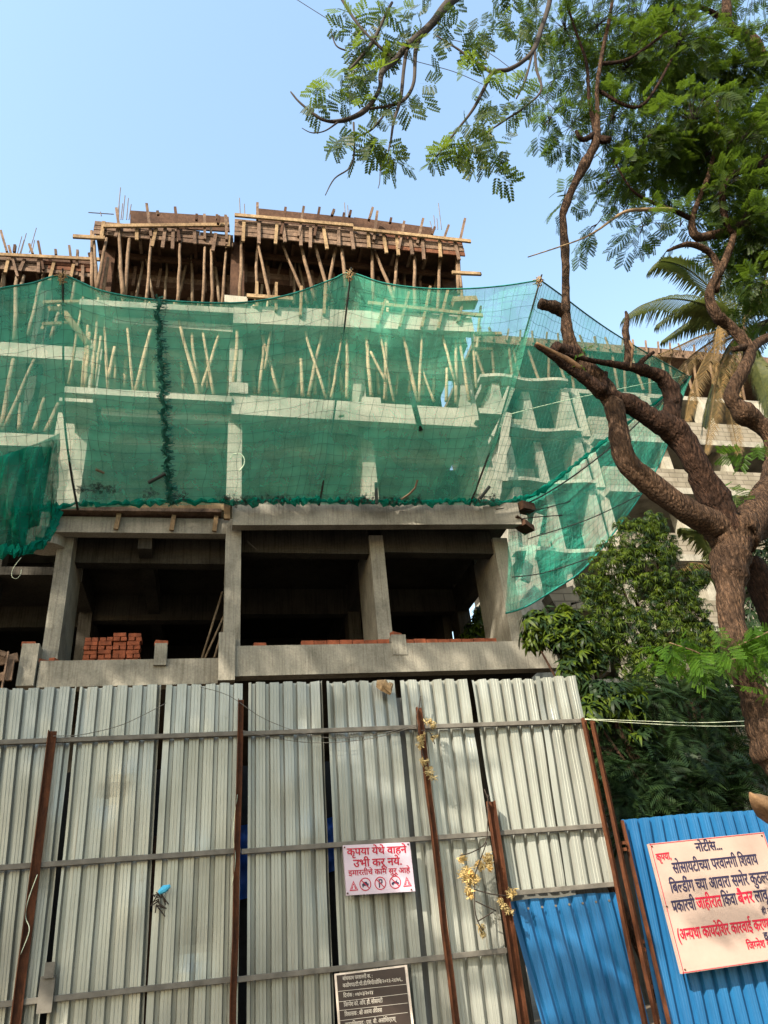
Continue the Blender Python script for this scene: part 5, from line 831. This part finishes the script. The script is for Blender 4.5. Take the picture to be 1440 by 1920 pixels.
bush('mango_tree', 'dark glossy-leaved small tree beside the end of the concrete slab', 'tree', (6.4, 10.6, 0), [(1075, 1230, 10.6, 40, 48), (1010, 1165, 10.8, 26, 26), (1035, 1160, 10.7, 24, 22), (1065, 1165, 10.6, 32, 34), (1080, 1200, 10.5, 36, 38), (1055, 1205, 10.5, 22, 20), (1070, 1262, 10.5, 26, 22), (1110, 1235, 10.6, 30, 24), (1000, 1195, 10.9, 24, 26), (1040, 1190, 10.6, 26, 26)], lance(10, 1.0, .2, .6), [BUSHD, BUSHL], .22, .5)
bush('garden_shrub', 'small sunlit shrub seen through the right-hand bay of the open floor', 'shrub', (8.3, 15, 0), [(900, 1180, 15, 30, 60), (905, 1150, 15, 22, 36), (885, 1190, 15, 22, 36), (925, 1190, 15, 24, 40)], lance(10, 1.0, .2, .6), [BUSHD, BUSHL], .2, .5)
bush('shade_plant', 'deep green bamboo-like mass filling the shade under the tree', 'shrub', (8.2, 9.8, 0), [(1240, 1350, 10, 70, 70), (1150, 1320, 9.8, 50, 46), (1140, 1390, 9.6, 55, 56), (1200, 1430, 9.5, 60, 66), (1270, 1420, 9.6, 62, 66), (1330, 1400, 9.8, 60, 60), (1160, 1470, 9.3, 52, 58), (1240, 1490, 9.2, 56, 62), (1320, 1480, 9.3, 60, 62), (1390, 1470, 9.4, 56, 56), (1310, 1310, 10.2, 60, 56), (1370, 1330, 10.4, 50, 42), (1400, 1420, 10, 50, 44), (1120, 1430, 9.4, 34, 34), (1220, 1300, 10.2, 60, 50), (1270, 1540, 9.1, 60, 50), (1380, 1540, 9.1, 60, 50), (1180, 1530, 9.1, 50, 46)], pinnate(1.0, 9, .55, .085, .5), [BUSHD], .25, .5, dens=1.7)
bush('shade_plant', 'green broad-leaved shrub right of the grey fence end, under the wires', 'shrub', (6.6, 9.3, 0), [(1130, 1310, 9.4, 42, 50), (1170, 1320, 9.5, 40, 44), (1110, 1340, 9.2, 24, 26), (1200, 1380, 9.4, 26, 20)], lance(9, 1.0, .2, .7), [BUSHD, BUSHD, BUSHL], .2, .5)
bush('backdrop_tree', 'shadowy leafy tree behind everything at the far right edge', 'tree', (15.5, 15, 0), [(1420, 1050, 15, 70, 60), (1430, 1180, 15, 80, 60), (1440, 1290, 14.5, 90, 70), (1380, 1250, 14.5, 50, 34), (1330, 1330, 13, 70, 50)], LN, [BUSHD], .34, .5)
# a street tree on the left, outside the picture, whose crown dapples the lower floors and the fence
shd = empty('street_tree', (-9.5, -1.5, 0), 'tall leafy street tree standing left of the camera, shading the site', 'tree')
mb = MB(); mb.tube([(-9.5, -1.5, 0), (-9.3, -1.4, 4), (-8.8, -1.0, 8), (-8, -.5, 13), (-7.5, 0, 18)], [.4, .33, .28, .2, .08], 14, 0, .08); mb.build('trunk', BARK, shd, True)
def shade_blobs():
    B = []
    for tx, ty, tz, t, R, n in SHADE: c = Vector((tx, ty, tz)) + TOSUN * t; B.append((c, R, n))
    return B
SHADE = [(-3, 12.4, 7.1, 15, 1.1, 60), (-1.9, 12.4, 7.3, 16, 1.0, 55), (-.8, 12.4, 7.2, 17, 1.0, 55), (.4, 12.3, 7.2, 18, 1.0, 50), (1.6, 12.4, 7.3, 19, 1.0, 48), (2.8, 12.4, 7.1, 19.5, 1.0, 48), (3.9, 12.4, 7.2, 20, 1.0, 44), (5.1, 12.4, 7.2, 21, 1.0, 44), (-2, 12, 5.7, 15, .8, 16), (1, 12, 8.7, 18, .7, 9), (3.6, 12, 8.6, 20, .8, 10), (-4.5, 14.5, 8.5, 16, 1.2, 120), (-2.2, 8, 3.8, 13, 1.1, 85), (-1.2, 8, 3.4, 14, 1.0, 60), (-1.6, 8, 2.2, 12, 1.1, 36), (-.3, 8, 3.6, 14.5, 1.0, 46), (.7, 8, 3.5, 14, .9, 26), (-.2, 8, 2.6, 14, .9, 16), (.2, 8, 1.8, 12, 1.0, 18), (1.3, 8, 3.3, 13, .7, 12), (1.6, 8, 1.6, 13, .8, 9), (3.3, 8, .9, 12, .6, 7), (-4, 12, 9, 15, 1.2, 50), (4.3, 8, 1.2, 12, .5, 5)]
P, D = [], []; mb = MB()
for c, R, n in shade_blobs():
    mb.tube([(-8.6, -.9, min(9, c.z - 1)), Vector((-8.6, -.9, min(9, c.z - 1))).lerp(c, .5), c], [.09, .06, .02], 6)
    for _ in range(n): q = RNG.normal(size=3); q /= np.linalg.norm(q); P.append(np.array(c) + q * R * RNG.random() ** .4); D.append(q + RNG.normal(size=3) * .4)
mb.build('limb', BARK, shd, True); n = len(P); instmesh('crown', TL[0], TL[1], LEAF, np.array(P), frames(np.array(D), RNG.normal(size=(n, 3)) * .5 + np.array([0, 0, 1])), RNG.uniform(.5, .8, n), shd)
# ------------------------------------------------------------------ wires and dry vines
def wire(P, r, lab, mat=TWIG, step=5): mb = MB(); mb.tube([at(*q) for q in smoothpath(P, step)], r, 5); tag(mb.build('wire', mat, smooth=True), lab, 'wire')
wire([(550, -5, 12), (650, 57, 12), (800, 150, 12), (960, 105, 12)][:2] + [(720, 92, 12), (770, 112, 12), (850, 134, 12), (905, 158, 12)], .011, 'thin dark wire crossing the sky behind the overhanging leaves')
wire([(830, 70, 12), (915, 98, 12), (1010, 175, 12), (1090, 262, 12), (1130, 300, 12)], .011, 'thin wire running down the sky to the lopped limb')
wire([(1097, 1348, 7.9), (1180, 1351, 8.0), (1300, 1355, 8.2), (1395, 1352, 8.3), (1480, 1345, 8.4)], .0035, 'upper pale wire from the fence corner to the tree', PALER); wire([(1097, 1349, 7.9), (1180, 1355, 8.0), (1300, 1361, 8.2), (1395, 1361, 8.3), (1480, 1356, 8.4)], .0035, 'lower pale wire from the fence corner to the tree', PALER)
wire([(100, 1380, 7.95), (150, 1378, 7.95), (220, 1362, 7.95), (270, 1340, 7.95), (312, 1318, 7.95)], .004, 'thin wire rising across the second fence sheet', RAILM); wire([(375, 1288, 7.95), (430, 1305, 7.95), (500, 1350, 7.95), (600, 1382, 7.95), (700, 1378, 7.95), (785, 1358, 7.95)], .004, 'long thin wire sagging across the middle of the fence', RAILM); wire([(455, 1370, 7.95), (520, 1385, 7.95), (600, 1393, 7.95), (700, 1384, 7.95), (785, 1360, 7.95)], .004, 'lower thin wire sagging from the second rusty post', RAILM)
wire([(70, 1640, 7.93), (52, 1690, 7.92), (48, 1720, 7.93), (55, 1745, 7.92), (38, 1790, 7.93)], .004, 'frayed wire hanging down the leftmost rusty post', PALER); wire([(445, 1490, 7.93), (437, 1560, 7.93), (441, 1610, 7.93), (435, 1660, 7.93)], .004, 'thin wire twisted round the second rusty post', PALER)
def vine(lab, stems, cl):
    o = empty('dry_vine', at(*stems[0][0]), lab, 'dry vine', 'dry vines on the rusty posts')
    for P in stems: mb = MB(); mb.tube([at(*q) for q in smoothpath(P, 4)], .006, 5); mb.build('stem', TWIG, o, True)
    scatter(cl, 7.85, .04, lance(4, 1.0, .34, .9), DRYL, 'dry_leaves', o, .032, 1.0, 1.4, .9, False)
vine('withered yellow vine clinging to the top of the third rusty post', [[(786, 1325, 7.9), (780, 1350, 7.88), (790, 1400, 7.88), (800, 1440, 7.88), (812, 1460, 7.88)], [(785, 1330, 7.9), (789, 1305, 7.9)], [(790, 1370, 7.88), (805, 1372, 7.85), (815, 1395, 7.85)]], [(805, 1355, 10, 16), (812, 1362, 10, 14), (815, 1382, 9, 10), (790, 1385, 10, 16), (788, 1400, 9, 10), (795, 1430, 10, 18), (803, 1445, 10, 16), (812, 1458, 7, 8)])
vine('bushy withered vine with pale seed clusters left of the fourth rusty post', [[(915, 1490, 7.9), (914, 1540, 7.88), (910, 1580, 7.85), (885, 1598, 7.82), (862, 1604, 7.8)], [(912, 1580, 7.85), (905, 1600, 7.8), (890, 1640, 7.8)], [(890, 1668, 7.82), (920, 1676, 7.85), (950, 1680, 7.88)], [(892, 1690, 7.82), (930, 1708, 7.85)], [(890, 1640, 7.8), (890, 1700, 7.8), (895, 1725, 7.8), (905, 1745, 7.8)], [(895, 1728, 7.82), (925, 1710, 7.85)], [(908, 1480, 7.9), (916, 1500, 7.88)]], [(866, 1612, 9, 20), (875, 1640, 17, 60), (885, 1650, 16, 50), (880, 1670, 10, 22), (882, 1680, 7, 10), (900, 1625, 12, 30), (915, 1610, 12, 34), (918, 1625, 9, 20), (960, 1675, 12, 20), (945, 1700, 8, 12), (955, 1710, 9, 14), (903, 1740, 7, 18), (906, 1752, 5, 10), (940, 1690, 6, 8)])
